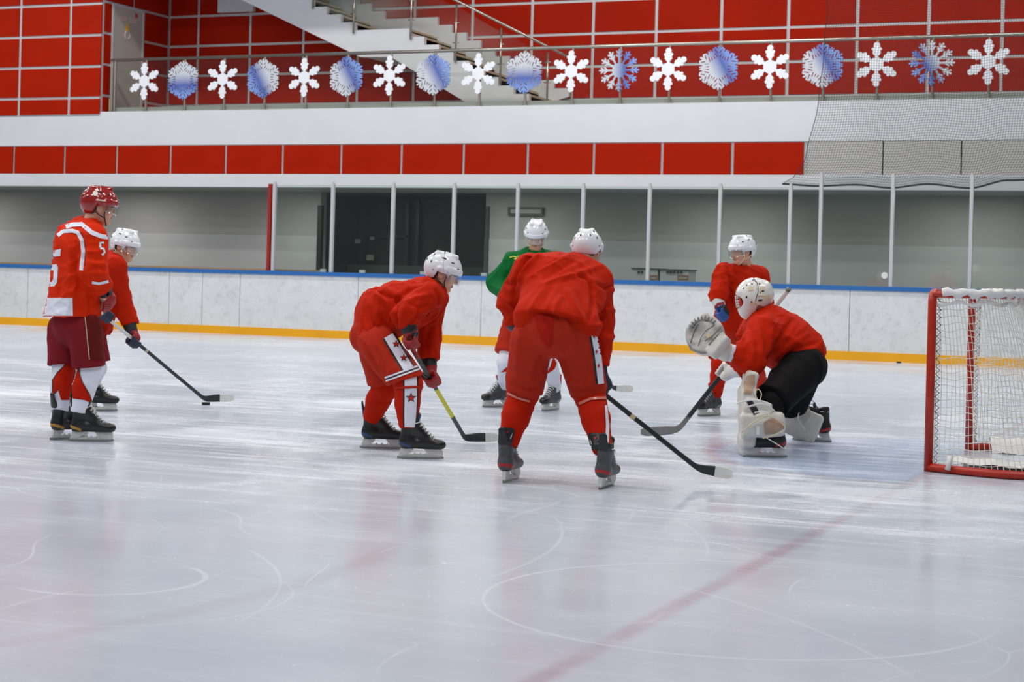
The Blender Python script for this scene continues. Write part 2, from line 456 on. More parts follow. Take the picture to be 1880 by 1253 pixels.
# grey wall under the balcony with a wide dark opening
wl = empty('wall_far', (-13, YG, 0)); tag(wl, 'grey wall below the balcony with a lighter lower band', None, kind='structure')
ox0, ox1 = float(on_y(588, 420, YG)[0]), float(on_y(891, 420, YG)[0])
zl = float(on_y(250, 428, YG)[2])
for a, b in ((X0, ox0), (ox1, X1)):
    box_obj('upper_panel', M['grey_wall'], wl, a, b, YG, YG + 0.25, zl, 2.99)
    box_obj('lower_panel', M['grey_wall_low'], wl, a, b, YG - 0.02, YG + 0.25, 0, zl)
rc = empty('wall_recess', ((ox0 + ox1) / 2, YG + 1.8, 0)); tag(rc, 'dark recessed hallway behind the glass with black framed doors', None, kind='structure')
box_obj('back', M['dark'], rc, ox0 - .3, ox1 + .3, YG + 1.8, YG + 1.9, 0, 3.0)
box_obj('side', M['dark'], rc, ox0 - 0.3, ox0 - 0.0, YG + 0.25, YG + 1.8, 0, 3.0)
box_obj('side', M['dark'], rc, ox1, ox1 + 0.3, YG + 0.25, YG + 1.8, 0, 3.0)
box_obj('top', M['dark'], rc, ox0 - 0.3, ox1 + 0.3, YG + 0.25, YG + 1.8, 2.92, 3.0)
for u in (670, 748, 767): 
    x = float(on_y(u, 430, YG + 1.7)[0]); box_obj('door_frame', M['dark2'], rc, x - 0.035, x + 0.035, YG + 1.66, YG + 1.8, 0, 2.9 if u > 700 else 2.1)
box_obj('door_frame', M['dark2'], rc, float(on_y(668, 430, YG + 1.7)[0]), float(on_y(750, 430, YG + 1.7)[0]), YG + 1.66, YG + 1.8, 2.07, 2.13)
box_obj('low_panel', M['darkgreen'], rc, ox0, ox1, YG + 1.3, YG + 1.36, 0, float(on_y(700, 487, YG + 1.3)[2]))
for (u, v, w, h) in ((679, 441, 8, 6), (672, 478, 14, 10), (652, 447, 10, 8)):  # small pale plates in front of the dark back wall
    p = on_y(u, v, YG + 1.6); q = on_y(u + w, v - h, YG + 1.6)
    box_obj('pale_plate', M['soffit'], rc, p[0], q[0], YG + 1.6, YG + 1.61, p[2], q[2])
a = float(on_y(585, 420, YG - 0.1)[0])
jl = MB().box(a - 0.04, a + 0.06, YG - 0.1, YG, 0, float(on_y(586, 377, YG - 0.1)[2])).build('trim_3', M['dark2']); tag(jl, 'black edge strip left of the dark opening', None, kind='structure')
a = float(on_y(893, 420, YG - 0.1)[0])
jr = MB().box(a - 0.03, a + 0.03, YG - 0.1, YG, 0, float(on_y(893, 379, YG - 0.1)[2])).build('trim_4', M['darkgreen']); tag(jr, 'dark edge strip right of the dark opening', None, kind='structure')

# framed sign on the grey wall, low cabinet
def frame_obj(name, u0, v0, u1, v1, Y, th, material, depth=0.05):
    p, q = on_y(u0, v0, Y), on_y(u1, v1, Y)
    x0_, x1_, z1_, z0_ = p[0], q[0], p[2], q[2]
    mb = MB()
    mb.box(x0_, x1_, Y - depth, Y, z1_ - th, z1_).box(x0_, x1_, Y - depth, Y, z0_, z0_ + th)
    mb.box(x0_, x0_ + th, Y - depth, Y, z0_ + th, z1_ - th).box(x1_ - th, x1_, Y - depth, Y, z0_ + th, z1_ - th)
    return mb, (x0_, x1_, z0_, z1_)
sg = empty('wall_sign', on_y(966, 398, YG)); tag(sg, 'empty sign with dark green outline on the grey wall', 'sign')
mb, bb = frame_obj('f', 934, 380, 998, 397, YG - 0.03, 0.045, None); mb.build('frame', M['darkgreen'], sg)
box_obj('face', M['grey_wall'], sg, bb[0] + .04, bb[1] - .04, YG - 0.05, YG - 0.03, bb[2] + .04, bb[3] - .04)
def unit(u0, u1, vt, label):  # plain low box with a thin dark top edge
    Y = YB + 0.9
    p, q = on_y(u0, vt, Y), on_y(u1, vt, Y)
    c = empty('low_unit', ((p[0] + q[0]) / 2, Y, -0.06)); tag(c, label, 'unit')
    box_obj('body', M['grey_wall_low'], c, p[0], q[0], Y, Y + 0.45, -0.06, p[2])
    box_obj('top_edge', M['darkgreen'], c, p[0] - 0.02, q[0] + 0.02, Y - 0.02, Y + 0.47, p[2], p[2] + 0.02)
    return c, Y
c1, Yc = unit(1161, 1208, 494, 'low grey cabinet left of the wider one behind the glass')
c2, Yc = unit(1212, 1264, 496, 'wider low grey cabinet with brown framed plate behind the glass')
for c, us, (fa, fb) in ((c1, (1173, 1179), (1192, 1207)), (c2, (1226, 1232, 1238, 1245, 1251), (1244, 1264))):
    for u in us:
        p = on_y(u, 500, Yc); box_obj('dark_square', M['dark'], c, p[0] - 0.02, p[0] + 0.02, Yc - 0.02, Yc, p[2] - 0.02, p[2] + 0.02)
    mb, bb = frame_obj('f', fa, 505, fb, 514, Yc, 0.022, None, 0.012); mb.build('plate', M['brown'], c)
st_x = on_y(1624, 506, gy - 0.008)
mb = MB(); n = 24  # thin white disc on the front of the pane
mb.prism([(st_x[0] + 0.055 * math.cos(2 * math.pi * i / n), st_x[2] + 0.055 * math.sin(2 * math.pi * i / n)) for i in range(n)], 'y', gy - 0.0075, gy - 0.0065)
stk = mb.build('round_disc', M['signwhite']); tag(stk, 'small white round sticker on the glass near a stanchion', 'disc')

# ------------------------------------------------------------------ upper walls with red cladding
def clad(parent, cells, plane, t, material):
    """cells: list of (a0,a1,z0,z1); plane 'y' -> faces -Y at t; 'x' -> faces +X at t"""
    for a0, a1, z0, z1 in cells:
        if plane == 'y': box_obj('panel', material, parent, a0 + .035, a1 - .035, t - 0.02, t + 0.01, z0 + .03, z1 - .03)
        else: box_obj('panel', material, parent, t - 0.01, t + 0.02, a0 + .035, a1 - .035, z0 + .03, z1 - .03)
ROW = 0.672
rows = [6.275 + ROW * k for k in range(-3, 6)]       # joint heights
xi = xb                                              # inner corner is the block's side plane
wu = MB().box(xi, X1, YW, YW + 0.2, 4.56, 9.6).build('wall_far_upper', M['alu']); tag(wu, 'upper back wall clad in red panels with pale joints', None, kind='structure')
xj = [-14.13 + 1.3555 * k for k in range(-7, 12)]
edges = [xi] + [x for x in xj if x > xi + 0.3 and x < X1]
zj = [4.56] + [z for z in rows if z > 4.7]
clad(wu, [(a, b, c, d) for a, b in zip(edges[:-1], edges[1:]) for c, d in zip(zj[:-1], zj[1:])], 'y', YW, M['red_panel'])
wb = MB().box(X0, xb - 0.02, YF - 0.012, YW + 0.2, 4.49, 9.6).build('wall_left', M['alu']); tag(wb, 'projecting left wall block clad in red panels', None, kind='structure')
bxj = [X0, ] + [xb - 0.81 - 1.33 * k for k in range(6, -1, -1)] + [xb + 0.03]
bz = [4.49] + [4.87 + ROW * k for k in range(0, 7)]
clad(wb, [(a, b, c, d) for a, b in zip(bxj[:-1], bxj[1:]) for c, d in zip(bz[:-1], bz[1:])], 'y', YF - 0.012, M['red_panel'])
# side wall of the block: door and panels
dy0, dy1 = float(on_x(205, 100, xb)[1]), float(on_x(261, 100, xb)[1])
dz1 = float(on_x(230, 20, xb)[2])
szr = [4.56] + [z for z in rows if z > 4.7]
zdoor_top = min(szr, key=lambda z: abs(z - dz1))
midy = (float(on_x(247, 10, xb)[1]))
cells = []
for c, d in zip(szr[:-1], szr[1:]):
    if d <= zdoor_top + 0.01:
        cells += [(YF + 0.05, dy0, c, d), (dy1, YW - 0.02, c, d)]
    else:
        cells += [(YF + 0.05, midy, c, d), (midy, YW - 0.02, c, d)]
clad(wb, cells, 'x', xb - 0.02, M['red_panel'])
dr = empty('door_1', (xb, (dy0 + dy1) / 2, 4.56)); tag(dr, 'pale grey service door with small warning signs', None, kind='structure')
box_obj('leaf', M['door_grey'], dr, xb - 0.03, xb + 0.01, dy0 + 0.03, dy1 - 0.03, 4.56, zdoor_top - 0.04)
mb = MB(); mb.box(xb - 0.02, xb + 0.03, dy0 - 0.02, dy0 + 0.03, 4.56, zdoor_top).box(xb - 0.02, xb + 0.03, dy1 - 0.03, dy1 + 0.02, 4.56, zdoor_top).box(xb - 0.02, xb + 0.03, dy0 + 0.03, dy1 - 0.03, zdoor_top - 0.05, zdoor_top)
mb.build('door_frame', M['alu'], dr)
def on_door(u, v): p = on_x(u, v, xb + 0.012); return (float(p[1]), float(p[2]))
MB().prism([on_door(234, 41), on_door(230, 57), on_door(237.5, 58)], 'x', xb + 0.012, xb + 0.018).build('warning_triangle', M['yellow'], dr)
c_ = on_door(233.5, 65); mb = MB()
for r0 in (0.085,):
    mb.tube([(xb + 0.018, c_[0] + r0 * math.cos(a), c_[1] + r0 * math.sin(a)) for a in np.linspace(0, 2 * math.pi, 20)[:-1]], 0.015, 6, closed=True)
mb.build('round_sign', M['pink'], dr)
MB().prism([on_door(248, 25), on_door(253, 26), on_door(253, 33), on_door(248, 32)], 'x', xb + 0.012, xb + 0.02).build('small_sign', M['signred'], dr)
p_, q_ = on_door(219, 31), on_door(251, 40)
for i in range(9):          # row of worn, unreadable letters
    if i == 4: continue
    yy = p_[0] + (q_[0] - p_[0]) * i / 9; zz = p_[1] + (q_[1] - p_[1]) * i / 9
    MB().box(xb + 0.012, xb + 0.016, yy, yy + 0.05, zz - 0.06, zz + 0.05).build('letter', M['pink'], dr)
cl = MB().box(xb + 0.05, -16.5, YF - 0.5, YW + 0.2, 7.42, 7.6).build('ceiling', M['white_paint']); tag(cl, 'white slab above the left end of the balcony', None, kind='structure')
p, q = on_y(403, 24, YW - 0.06), on_y(470, -60, YW - 0.06)
lb = MB().box(p[0], q[0], YW - 0.14, YW - 0.03, p[2], q[2]).build('trim_5', M['white_paint']); tag(lb, 'white wall panel beside the stair', None, kind='structure')
p, q = on_y(185, 205, YF + 0.3), on_y(202, 182, YF + 0.3)
bxo = MB().box(xb + 0.01, q[0] + 0.02, YF + 0.28, YF + 0.45, 4.56, q[2]).build('trim_6', M['cream']); tag(bxo, 'beige end plinth of the balcony', None, kind='structure')

# ------------------------------------------------------------------ staircase
YS = YW - 1.45
stair = empty('staircase', on_y(800, 180, YS)); tag(stair, 'white staircase with beige treads rising to the left behind balcony', 'staircase')
lx0, lx1 = float(on_y(651, 55, YS)[0]), float(on_y(752, 55, YS)[0])
lz = float(on_y(700, 54, YS)[2])
RUN, RISE = 0.335, 0.168
n_low = max(3, round((lz - 4.56) / RISE)); RISE = (lz - 4.56) / n_low
slope = RISE / RUN
low_end = lx1 + RUN * n_low
# lower flight + landing + upper flight as a stepped slab in one profile
top = []
x = lx0 - RUN * 16; z = lz + RISE * 16
for i in range(16):
    top += [(x, z), (x + RUN, z)]; x += RUN; z -= RISE
top += [(lx0, lz), (lx1, lz)]
x, z = lx1, lz
for i in range(n_low):
    z -= RISE; top += [(x, z)]
    if i < n_low - 1: x += RUN; top += [(x, z)]
bl = on_y(876, 187, YS); bm = on_y(718, 105, YS); bm2 = on_y(662, 105, YS); bu = on_y(444, 0, YS)
s_up = (bu[2] - bm2[2]) / (bu[0] - bm2[0])
bot = [(float(bl[0]) + 0.1, 4.56), (float(bm[0]), float(bm[2])), (float(bm2[0]), float(bm2[2])), (lx0 - RUN * 16, float(bm2[2] + s_up * (lx0 - RUN * 16 - bm2[0])))]
prof = [(p_[0], p_[1]) for i, p_ in enumerate(top) if i == 0 or p_ != top[i - 1]] + bot
def ngon_prism(poly, y0, y1):
    bm_ = bmesh.new()
    v0 = [bm_.verts.new((p_[0], y0, p_[1])) for p_ in poly]
    f = bm_.faces.new(v0)
    ext = bmesh.ops.extrude_face_region(bm_, geom=[f])
    for e in ext['geom']:
        if isinstance(e, bmesh.types.BMVert): e.co.y = y1
    bmesh.ops.triangulate(bm_, faces=[f_ for f_ in bm_.faces if len(f_.verts) > 4])
    bmesh.ops.recalc_face_normals(bm_, faces=bm_.faces)
    me = bpy.data.meshes.new('m'); bm_.to_mesh(me); bm_.free(); return me
link('stringer', ngon_prism(prof, YS, YS + 0.12), M['white_paint'], stair)
pr2 = [(a, b + 0.12) for a, b in top] + bot
link('wall_stringer', ngon_prism([(a, b + 0.42) for a, b in prof[:len(prof) - 4]] + bot, YW - 0.14, YW - 0.05), M['white_paint'], stair)
link('soffit', ngon_prism([(a, b - 0.05) for a, b in prof[:len(prof) - 4]] + [(a, b + 0.02) for a, b in bot], YS + 0.12, YW - 0.14), M['white_paint'], stair)
x, z = lx0 - RUN * 16, lz + RISE * 16
def step(x, z): box_obj('step', M['cream'], stair, x, x + RUN, YS + 0.12, YW - 0.14, z - RISE - 0.04, z - 0.004)
for i in range(16): step(x, z); x += RUN; z -= RISE
box_obj('landing', M['cream'], stair, lx0, lx1, YS + 0.12, YW - 0.14, lz - 0.08, lz - 0.004)
x, z = lx1, lz
for i in range(n_low - 1):
    z -= RISE; step(x, z); x += RUN
# stair railing: posts, handrail, glass
def rail_z(x):
    if x < lx0: return lz - (x - lx0) * slope + 1.0
    if x < lx1: return lz + 1.0
    return lz - (x - lx1) * slope + 1.0
px_ = [(574, 12), (649, 57), (754, 68), (836, 110), (918, 150), (1004, 184)]
posts = []
for u, v in px_:
    p = on_y(u, v, YS - 0.03); posts.append(float(p[0]))
    pz1 = rail_z(posts[-1])
    MB().tube([(p[0], YS - 0.03, max(4.56, p[2] - 0.05)), (p[0], YS - 0.03, pz1)], 0.024, 8).build('railing_post', M['steel'], stair, True)
    for dz in (0.35, 0.75):
        MB().tube([(p[0] - 0.07, YS - 0.03, p[2] + dz), (p[0] + 0.07, YS - 0.03, p[2] + dz)], 0.014, 6).build('glass_clamp', M['steel'], stair, True)
p_end = on_y(1046, 106, YS - 0.03)
hx = [lx0 - RUN * 12, lx0, lx1]
MB().tube([(x_, YS - 0.03, rail_z(x_)) for x_ in hx] + [tuple(on_y(836, 0, YS - .03)), tuple(p_end)], 0.026, 8).build('handrail', M['steel'], stair, True)
for a, b in zip(posts[:-1], posts[1:]):
    za, zb = rail_z(a) - 0.92, rail_z(b) - 0.92
    ta, tb = rail_z(a) - 0.06, rail_z(b) - 0.06
    mb = MB(); mb.prism([(a + 0.04, za), (b - 0.04, zb), (b - 0.04, tb), (a + 0.04, ta)], 'y', YS - 0.036, YS - 0.026)
    mb.build('pane', M['stair_glass'], stair)

# ------------------------------------------------------------------ balustrade
YR = YF + 0.10
bal = empty('balustrade', (-13, YR, z_slab1)); tag(bal, 'glass balcony balustrade with steel posts and round handrail', 'railing')
PB0, PP = -21.955, 0.9690
bx = [PB0 + PP * i for i in range(0, 27)]
xl = float(on_y(206, 160, YR)[0])
zr = 5.675
post_mesh = None
def bpost(x):
    global post_mesh
    if post_mesh is None:
        o = MB().tube([(0, 0, 0), (0, 0, zr - z_slab1)], 0.026, 8).box(-0.05, 0.05, -0.05, 0.05, 0, 0.02).build('post', M['steel'], bal, False)
        post_mesh = o.data; o.location = (x, YR, z_slab1)
    else: share('post', post_mesh, (x, YR, z_slab1), bal)
for x in [xl, xl + 0.07] + bx: bpost(x)
MB().tube([(xl - 0.03, YR, zr), (bx[-1], YR, zr)], 0.036, 10).build('handrail', M['steel'], bal, True)
ed = [xl + 0.07] + bx
for a, b in zip(ed[:-1], ed[1:]):
    box_obj('pane', M['bal_glass'], bal, a + 0.035, b - 0.035, YR - 0.006, YR + 0.006, z_slab1 + 0.03, zr - 0.05)
box_obj('base_channel', M['soffit'], bal, xl, bx[-1], YR + 0.03, YR + 0.09, z_slab1, z_slab1 + 0.10)
# ------------------------------------------------------------------ implicit surfaces -> meshes
f32 = np.float32
def V(*a): return np.array(a, float)
def nrm(v): v = np.asarray(v, float); return v / (np.linalg.norm(v) + 1e-12)

def p_cone(a, b, ra, rb, cuts=()):
    a, b = np.asarray(a, f32), np.asarray(b, f32); ab = b - a; L2 = float(ab @ ab) + 1e-12
    def f(P):
        q = P - a; t = np.clip((q @ ab) / L2, 0, 1)
        w = q - t[:, None] * ab
        d = np.sqrt(np.einsum('ij,ij->i', w, w)) - (ra + (rb - ra) * t)
        for pt, n in cuts: d = np.maximum(d, (P - np.asarray(pt, f32)) @ np.asarray(n, f32))
        return d
    return f
def p_econe(a, b, ax1, ax2, ra, rb, cuts=()):
    """elliptic cone; ra=(r along ax1, r along ax2) at a, rb at b"""
    a, b = np.asarray(a, f32), np.asarray(b, f32); ab = b - a; L2 = float(ab @ ab) + 1e-12
    ax1, ax2 = np.asarray(ax1, f32), np.asarray(ax2, f32); ax3 = np.cross(ax1, ax2).astype(f32)
    def f(P):
        q = P - a; t = np.clip((q @ ab) / L2, 0, 1)
        w = q - t[:, None] * ab
        r1 = ra[0] + (rb[0] - ra[0]) * t; r2 = ra[1] + (rb[1] - ra[1]) * t
        r3 = 0.5 * (r1 + r2)
        k = np.sqrt((w @ ax1 / r1) ** 2 + (w @ ax2 / r2) ** 2 + (w @ ax3 / r3) ** 2)
        d = (k - 1) * np.minimum(r1, r2)
        for pt, n in cuts: d = np.maximum(d, (P - np.asarray(pt, f32)) @ np.asarray(n, f32))
        return d
    return f
def p_ell(c, R, r, cuts=()):
    """ellipsoid; R rows are axes"""
    c = np.asarray(c, f32); R = np.asarray(R, f32); r = np.asarray(r, f32)
    def f(P):
        q = (P - c) @ R.T / r
        k = np.sqrt(np.einsum('ij,ij->i', q, q))
        d = (k - 1) * float(r.min())
        for pt, n in cuts: d = np.maximum(d, (P - np.asarray(pt, f32)) @ np.asarray(n, f32))
        return d
    return f
def p_box(c, R, h, rad=0.01):
    c = np.asarray(c, f32); R = np.asarray(R, f32); h = np.asarray(h, f32) - rad
    def f(P):
        q = np.abs((P - c) @ R.T) - h
        return np.sqrt((np.maximum(q, 0) ** 2).sum(1)) + np.minimum(q.max(1), 0) - rad
    return f
def p_plane(pt, n):
    pt, n = np.asarray(pt, f32), np.asarray(n, f32)
    return lambda P: (P - pt) @ n
I3 = np.eye(3)

def evalf(ops, P):
    d = None
    for op, k, fn in ops:
        x = fn(P)
        if op == 'add':
            d = d + x; continue
        if d is None: d = x; continue
        if op == 'u':
            if k > 0:
                h = np.clip(0.5 + 0.5 * (d - x) / k, 0, 1); d = d + (x - d) * h - k * h * (1 - h)
            else: d = np.minimum(d, x)
        else:
            if op == 's': x = -x
            if k > 0:
                h = np.clip(0.5 - 0.5 * (d - x) / k, 0, 1); d = d + (x - d) * h + k * h * (1 - h)
            else: d = np.maximum(d, x)
    return d

def sdf_mesh(ops, lo, hi, h):
    """surface nets of the field; returns verts, quads"""
    lo = np.asarray(lo, float) - 2 * h; hi = np.asarray(hi, float) + 2 * h
    n = np.ceil((hi - lo) / h).astype(int) + 1
    ax = [lo[i] + h * np.arange(n[i]) for i in range(3)]
    nx, ny, nz = n
    vals = np.empty((nx, ny, nz), f32)
    slab = max(1, 400000 // (ny * nz))
    Yg, Zg = np.meshgrid(ax[1], ax[2], indexing='ij')
    for i0 in range(0, nx, slab):
        i1 = min(nx, i0 + slab); c = i1 - i0
        P = np.empty((c, ny, nz, 3), f32)
        P[..., 0] = ax[0][i0:i1, None, None]; P[..., 1] = Yg; P[..., 2] = Zg
        vals[i0:i1] = evalf(ops, P.reshape(-1, 3)).reshape(c, ny, nz)
    S = vals < 0
    S[0] = S[-1] = False; S[:, 0] = S[:, -1] = False; S[:, :, 0] = S[:, :, -1] = False
    vals = np.where((vals < 0) & ~S, 1e-4, vals)
    cnt = np.zeros((nx - 1, ny - 1, nz - 1), np.int8)
    for a in (0, 1):
        for b in (0, 1):
            for c in (0, 1):
                cnt += S[a:nx - 1 + a, b:ny - 1 + b, c:nz - 1 + c]
    act = (cnt > 0) & (cnt < 8)
    ci = np.argwhere(act)
    idx = -np.ones(act.shape, int); idx[act] = np.arange(len(ci))
    acc = np.zeros((len(ci), 3)); num = np.zeros(len(ci))
    cor = [(a, b, c) for a in (0, 1) for b in (0, 1) for c in (0, 1)]
    for A in cor:
        for ax_ in range(3):
            if A[ax_]: continue
            B = list(A); B[ax_] = 1
            va = vals[ci[:, 0] + A[0], ci[:, 1] + A[1], ci[:, 2] + A[2]]
            vb = vals[ci[:, 0] + B[0], ci[:, 1] + B[1], ci[:, 2] + B[2]]
            mk = (va < 0) != (vb < 0)
            t = np.where(mk, va / (va - vb + 1e-20), 0)
            p = np.array(A, float)[None] + np.zeros((len(ci), 3)); p[:, ax_] += t
            acc[mk] += p[mk]; num[mk] += 1
    verts = lo + h * (ci + acc / np.maximum(num, 1)[:, None])
    quads = []
    for ax_ in range(3):
        o1, o2 = [(1, 2), (2, 0), (0, 1)][ax_]
        sl0 = [slice(None)] * 3; sl1 = [slice(None)] * 3
        sl0[ax_] = slice(0, -1); sl1[ax_] = slice(1, None)
        a, b = S[tuple(sl0)], S[tuple(sl1)]
        for flip, mk in ((False, a & ~b), (True, ~a & b)):
            e = np.argwhere(mk)
            e = e[(e[:, o1] > 0) & (e[:, o2] > 0) & (e[:, o1] < n[o1] - 1) & (e[:, o2] < n[o2] - 1)]
            q = []
            for d1, d2 in ((0, 0), (-1, 0), (-1, -1), (0, -1)):
                g = e.copy(); g[:, o1] += d1; g[:, o2] += d2
                q.append(idx[g[:, 0], g[:, 1], g[:, 2]])
            q = np.stack(q, 1)
            if flip: q = q[:, ::-1]
            quads.append(q)
    return verts, np.concatenate(quads)

def make_mesh(name, verts, quads, smooth=True):
    me = bpy.data.meshes.new(name)
    me.vertices.add(len(verts)); me.vertices.foreach_set('co', np.asarray(verts, np.float32).ravel())
    me.loops.add(quads.size); me.loops.foreach_set('vertex_index', np.asarray(quads, np.int32).ravel())
    me.polygons.add(len(quads))
    me.polygons.foreach_set('loop_start', np.arange(0, quads.size, 4, dtype=np.int32))
    me.polygons.foreach_set('loop_total', np.full(len(quads), 4, np.int32))
    me.update(calc_edges=True)
    me.polygons.foreach_set('use_smooth', [smooth] * len(quads))
    return me

def sdf_obj(name, ops, lo, hi, h, material, parent=None, face_mat=None, smooth=True):
    v, q = sdf_mesh(ops, lo, hi, h)
    me = make_mesh(name, v, q, smooth)
    o = link(name, me, material, parent)
    if face_mat is not None:
        c = v[q].mean(1)
        me.polygons.foreach_set('material_index', np.asarray(face_mat(c), np.int32))
    return o

# ------------------------------------------------------------------ snowflakes on the balustrade
def fold(P, n):
    a = np.arctan2(P[:, 2], P[:, 0]); r = np.hypot(P[:, 0], P[:, 2])
    w = 2 * math.pi / n
    a = np.abs((a + w / 2) % w - w / 2)
    return r * np.cos(a), r * np.sin(a), P[:, 1]
def seg2(x, y, a, b, r):
    ax, ay = a; bx_, by = b; dx, dy = bx_ - ax, by - ay
    t = np.clip(((x - ax) * dx + (y - ay) * dy) / (dx * dx + dy * dy), 0, 1)
    return np.hypot(x - ax - t * dx, y - ay - t * dy) - r
def flake_white(P):
    x, y, t = fold(P, 6)
    d = np.hypot(x, y) - 0.125
    d = np.minimum(d, seg2(x, y, (0, 0), (0.36, 0), 0.028))
    d = np.minimum(d, np.hypot(x - 0.342, y) - 0.058)
    d = np.minimum(d, seg2(x, y, (0.20, 0.0), (0.275, 0.062), 0.030))
    d = np.minimum(d, seg2(x, y, (0.15, 0.0), (0.205, 0.052), 0.024))
    return np.maximum(d, np.abs(t) - 0.012)
def flake_blue(P):
    x, y, t = fold(P, 6)
    d = np.hypot(x, y) - 0.185
    d = np.minimum(d, seg2(x, y, (0.16, 0.092), (0.265, 0.153), 0.018))
    d = np.minimum(d, seg2(x, y, (0, 0), (0.395, 0), 0.018))
    for r0, L in ((0.14, 0.20), (0.22, 0.155), (0.30, 0.095)):
        d = np.minimum(d, seg2(x, y, (r0, 0), (r0 + L * 0.74, L * 0.67), 0.0195))
    d = np.minimum(d, seg2(x, y, (0.235, 0.09), (0.36, 0.09), 0.0145))
    d = np.minimum(d, seg2(x, y, (0.2, 0.115), (0.32, 0.16), 0.014))
    return np.maximum(d, np.abs(t) - 0.012)
def flake_blue12(P):
    x, y, t = fold(P, 12)
    d = np.hypot(x, y) - 0.14
    d = np.minimum(d, seg2(x, y, (0, 0), (0.385, 0), 0.020))
    for r0, L in ((0.23, 0.085), (0.30, 0.08)):
        d = np.minimum(d, seg2(x, y, (r0, 0), (r0 + L * 0.7, L * 0.62), 0.0165))
    return np.maximum(d, np.abs(t) - 0.012)
def flake_mesh(fn):
    v, q = sdf_mesh([('u', 0, fn)], (-.42, -.02, -.42), (.42, .02, .42), 0.0085)
    return make_mesh('snowflake', v, q, False)
M['flake_white'] = mat('flake_white', srgb(232, 234, 240), 0.5, var=0.02)
def flake_blue_mat():
    Mx = bpy.data.materials.new('flake_glitter_blue'); Mx.use_nodes = True
    nt = Mx.node_tree; L = nt.links.new; b = nt.nodes['Principled BSDF']
    tc = nt.nodes.new('ShaderNodeTexCoord'); sp = nt.nodes.new('ShaderNodeSeparateXYZ'); L(tc.outputs['Object'], sp.inputs[0])
    r = nt.nodes.new('ShaderNodeValToRGB'); r.color_ramp.elements[0].position = 0.32; r.color_ramp.elements[0].color = srgb(196, 200, 208)
    r.color_ramp.elements[1].position = 0.64; r.color_ramp.elements[1].color = srgb(24, 66, 160)
    e = r.color_ramp.elements.new(0.9); e.color = srgb(110, 146, 214)
    mr = nt.nodes.new('ShaderNodeMapRange'); mr.inputs[1].default_value = -0.38; mr.inputs[2].default_value = 0.38
    L(sp.outputs[0], mr.inputs[0]); L(mr.outputs[0], r.inputs[0])
    vo = nt.nodes.new('ShaderNodeTexVoronoi'); vo.inputs['Scale'].default_value = 90; L(tc.outputs['Object'], vo.inputs['Vector'])
    mx = nt.nodes.new('ShaderNodeMix'); mx.data_type = 'RGBA'
    mm = nt.nodes.new('ShaderNodeMath'); mm.operation = 'MULTIPLY'; L(vo.outputs['Distance'], mm.inputs[0]); mm.inputs[1].default_value = 0.18
    L(mm.outputs[0], mx.inputs[0]); L(r.outputs[0], mx.inputs[6]); mx.inputs[7].default_value = srgb(225, 230, 240)
    L(mx.outputs[2], b.inputs['Base Color']); b.inputs['Roughness'].default_value = 0.3
    return Mx
M['flake_blue'] = flake_blue_mat()
fw, fb, fb12 = flake_mesh(flake_white), flake_mesh(flake_blue), flake_mesh(flake_blue12)
fw.materials.append(M['flake_white']); fb.materials.append(M['flake_blue']); fb12.materials.append(M['flake_blue'])
ordw = ['leftmost', 'second', 'third', 'fourth', 'fifth', 'sixth', 'seventh', 'eighth', 'ninth', 'last']
rots = [-75, -125, 0, 50, -65, -10, 60, 10, -150]
tints = ['blue at its lower edge', 'blue at its lower left', 'blue at its sides', 'blue at its upper right', 'blue across its lower half', 'blue on its right', 'a blue diagonal band', 'blue on its right half', 'a blue centre']
for i in range(19):
    x = bx[i] - 0.01
    if i % 2 == 0:
        o = share('snowflake', fw, (x, YR - 0.06, 5.205), None)
        o.rotation_euler = (0, math.radians(-90), 0)
        w = ordw[i // 2]
        tag(o, f'white cut-out snowflake on balcony rail, {w} white one from the left', 'snowflake', 'snowflakes along the balcony railing')
    else:
        j = i // 2
        o = share('snowflake', fb12 if i in (11, 17) else fb, (x, YR - 0.06, 5.205), None)
        a = rots[j]; a = round((a - 30) / 60) * 60 + 30 if i not in (11, 17) else round(a / 30) * 30
        o.rotation_euler = (0, math.radians(-a), 0)
        tag(o, f'glitter snowflake with {tints[j]}, {ordw[j] if j < 8 else "last"} blue one from left', 'snowflake', 'snowflakes along the balcony railing')

# ------------------------------------------------------------------ protective netting
YN = YB + 0.24
net = empty('protective_net', (-5, YN, 3.0)); tag(net, 'dark protective netting hanging above the glass by the goal', 'netting')
le = [(1519, -60), (1516, 40), (1510, 110), (1504, 180), (1492, 240), (1478, 290), (1458, 325), (1437, 338)]
lep = np.array([on_y(u, v, YN) for u, v in le])
def left_x(z): return float(np.interp(z, lep[::-1, 2], lep[::-1, 0]))
hem = [(1437, 338), (1503, 342), (1570, 339), (1635, 345), (1705, 338), (1780, 346), (1850, 331), (1905, 330), (1980, 342)]
hp = [on_y(u, v, YN) for u, v in hem]
while hp[-1][0] < 2.4: hp.append(V(hp[-1][0] + 0.64, YN, 3.05 if len(hp) % 2 else 2.97))
hp = np.array(hp)
xs_h = np.linspace(hp[0, 0], hp[-1, 0], 140)
def hem_z(x):
    i = np.clip(np.searchsorted(hp[:, 0], x) - 1, 0, len(hp) - 2)
    t = np.clip((x - hp[i, 0]) / (hp[i + 1, 0] - hp[i, 0]), 0, 1); t = t * t * (3 - 2 * t)
    return hp[i, 2] + (hp[i + 1, 2] - hp[i, 2]) * t
ZT = 6.75
CELL = 0.043
nrow = int((ZT - 3.0) / CELL); xr_ = float(hp[-1, 0])
ncol = int((xr_ - left_x(ZT)) / CELL)
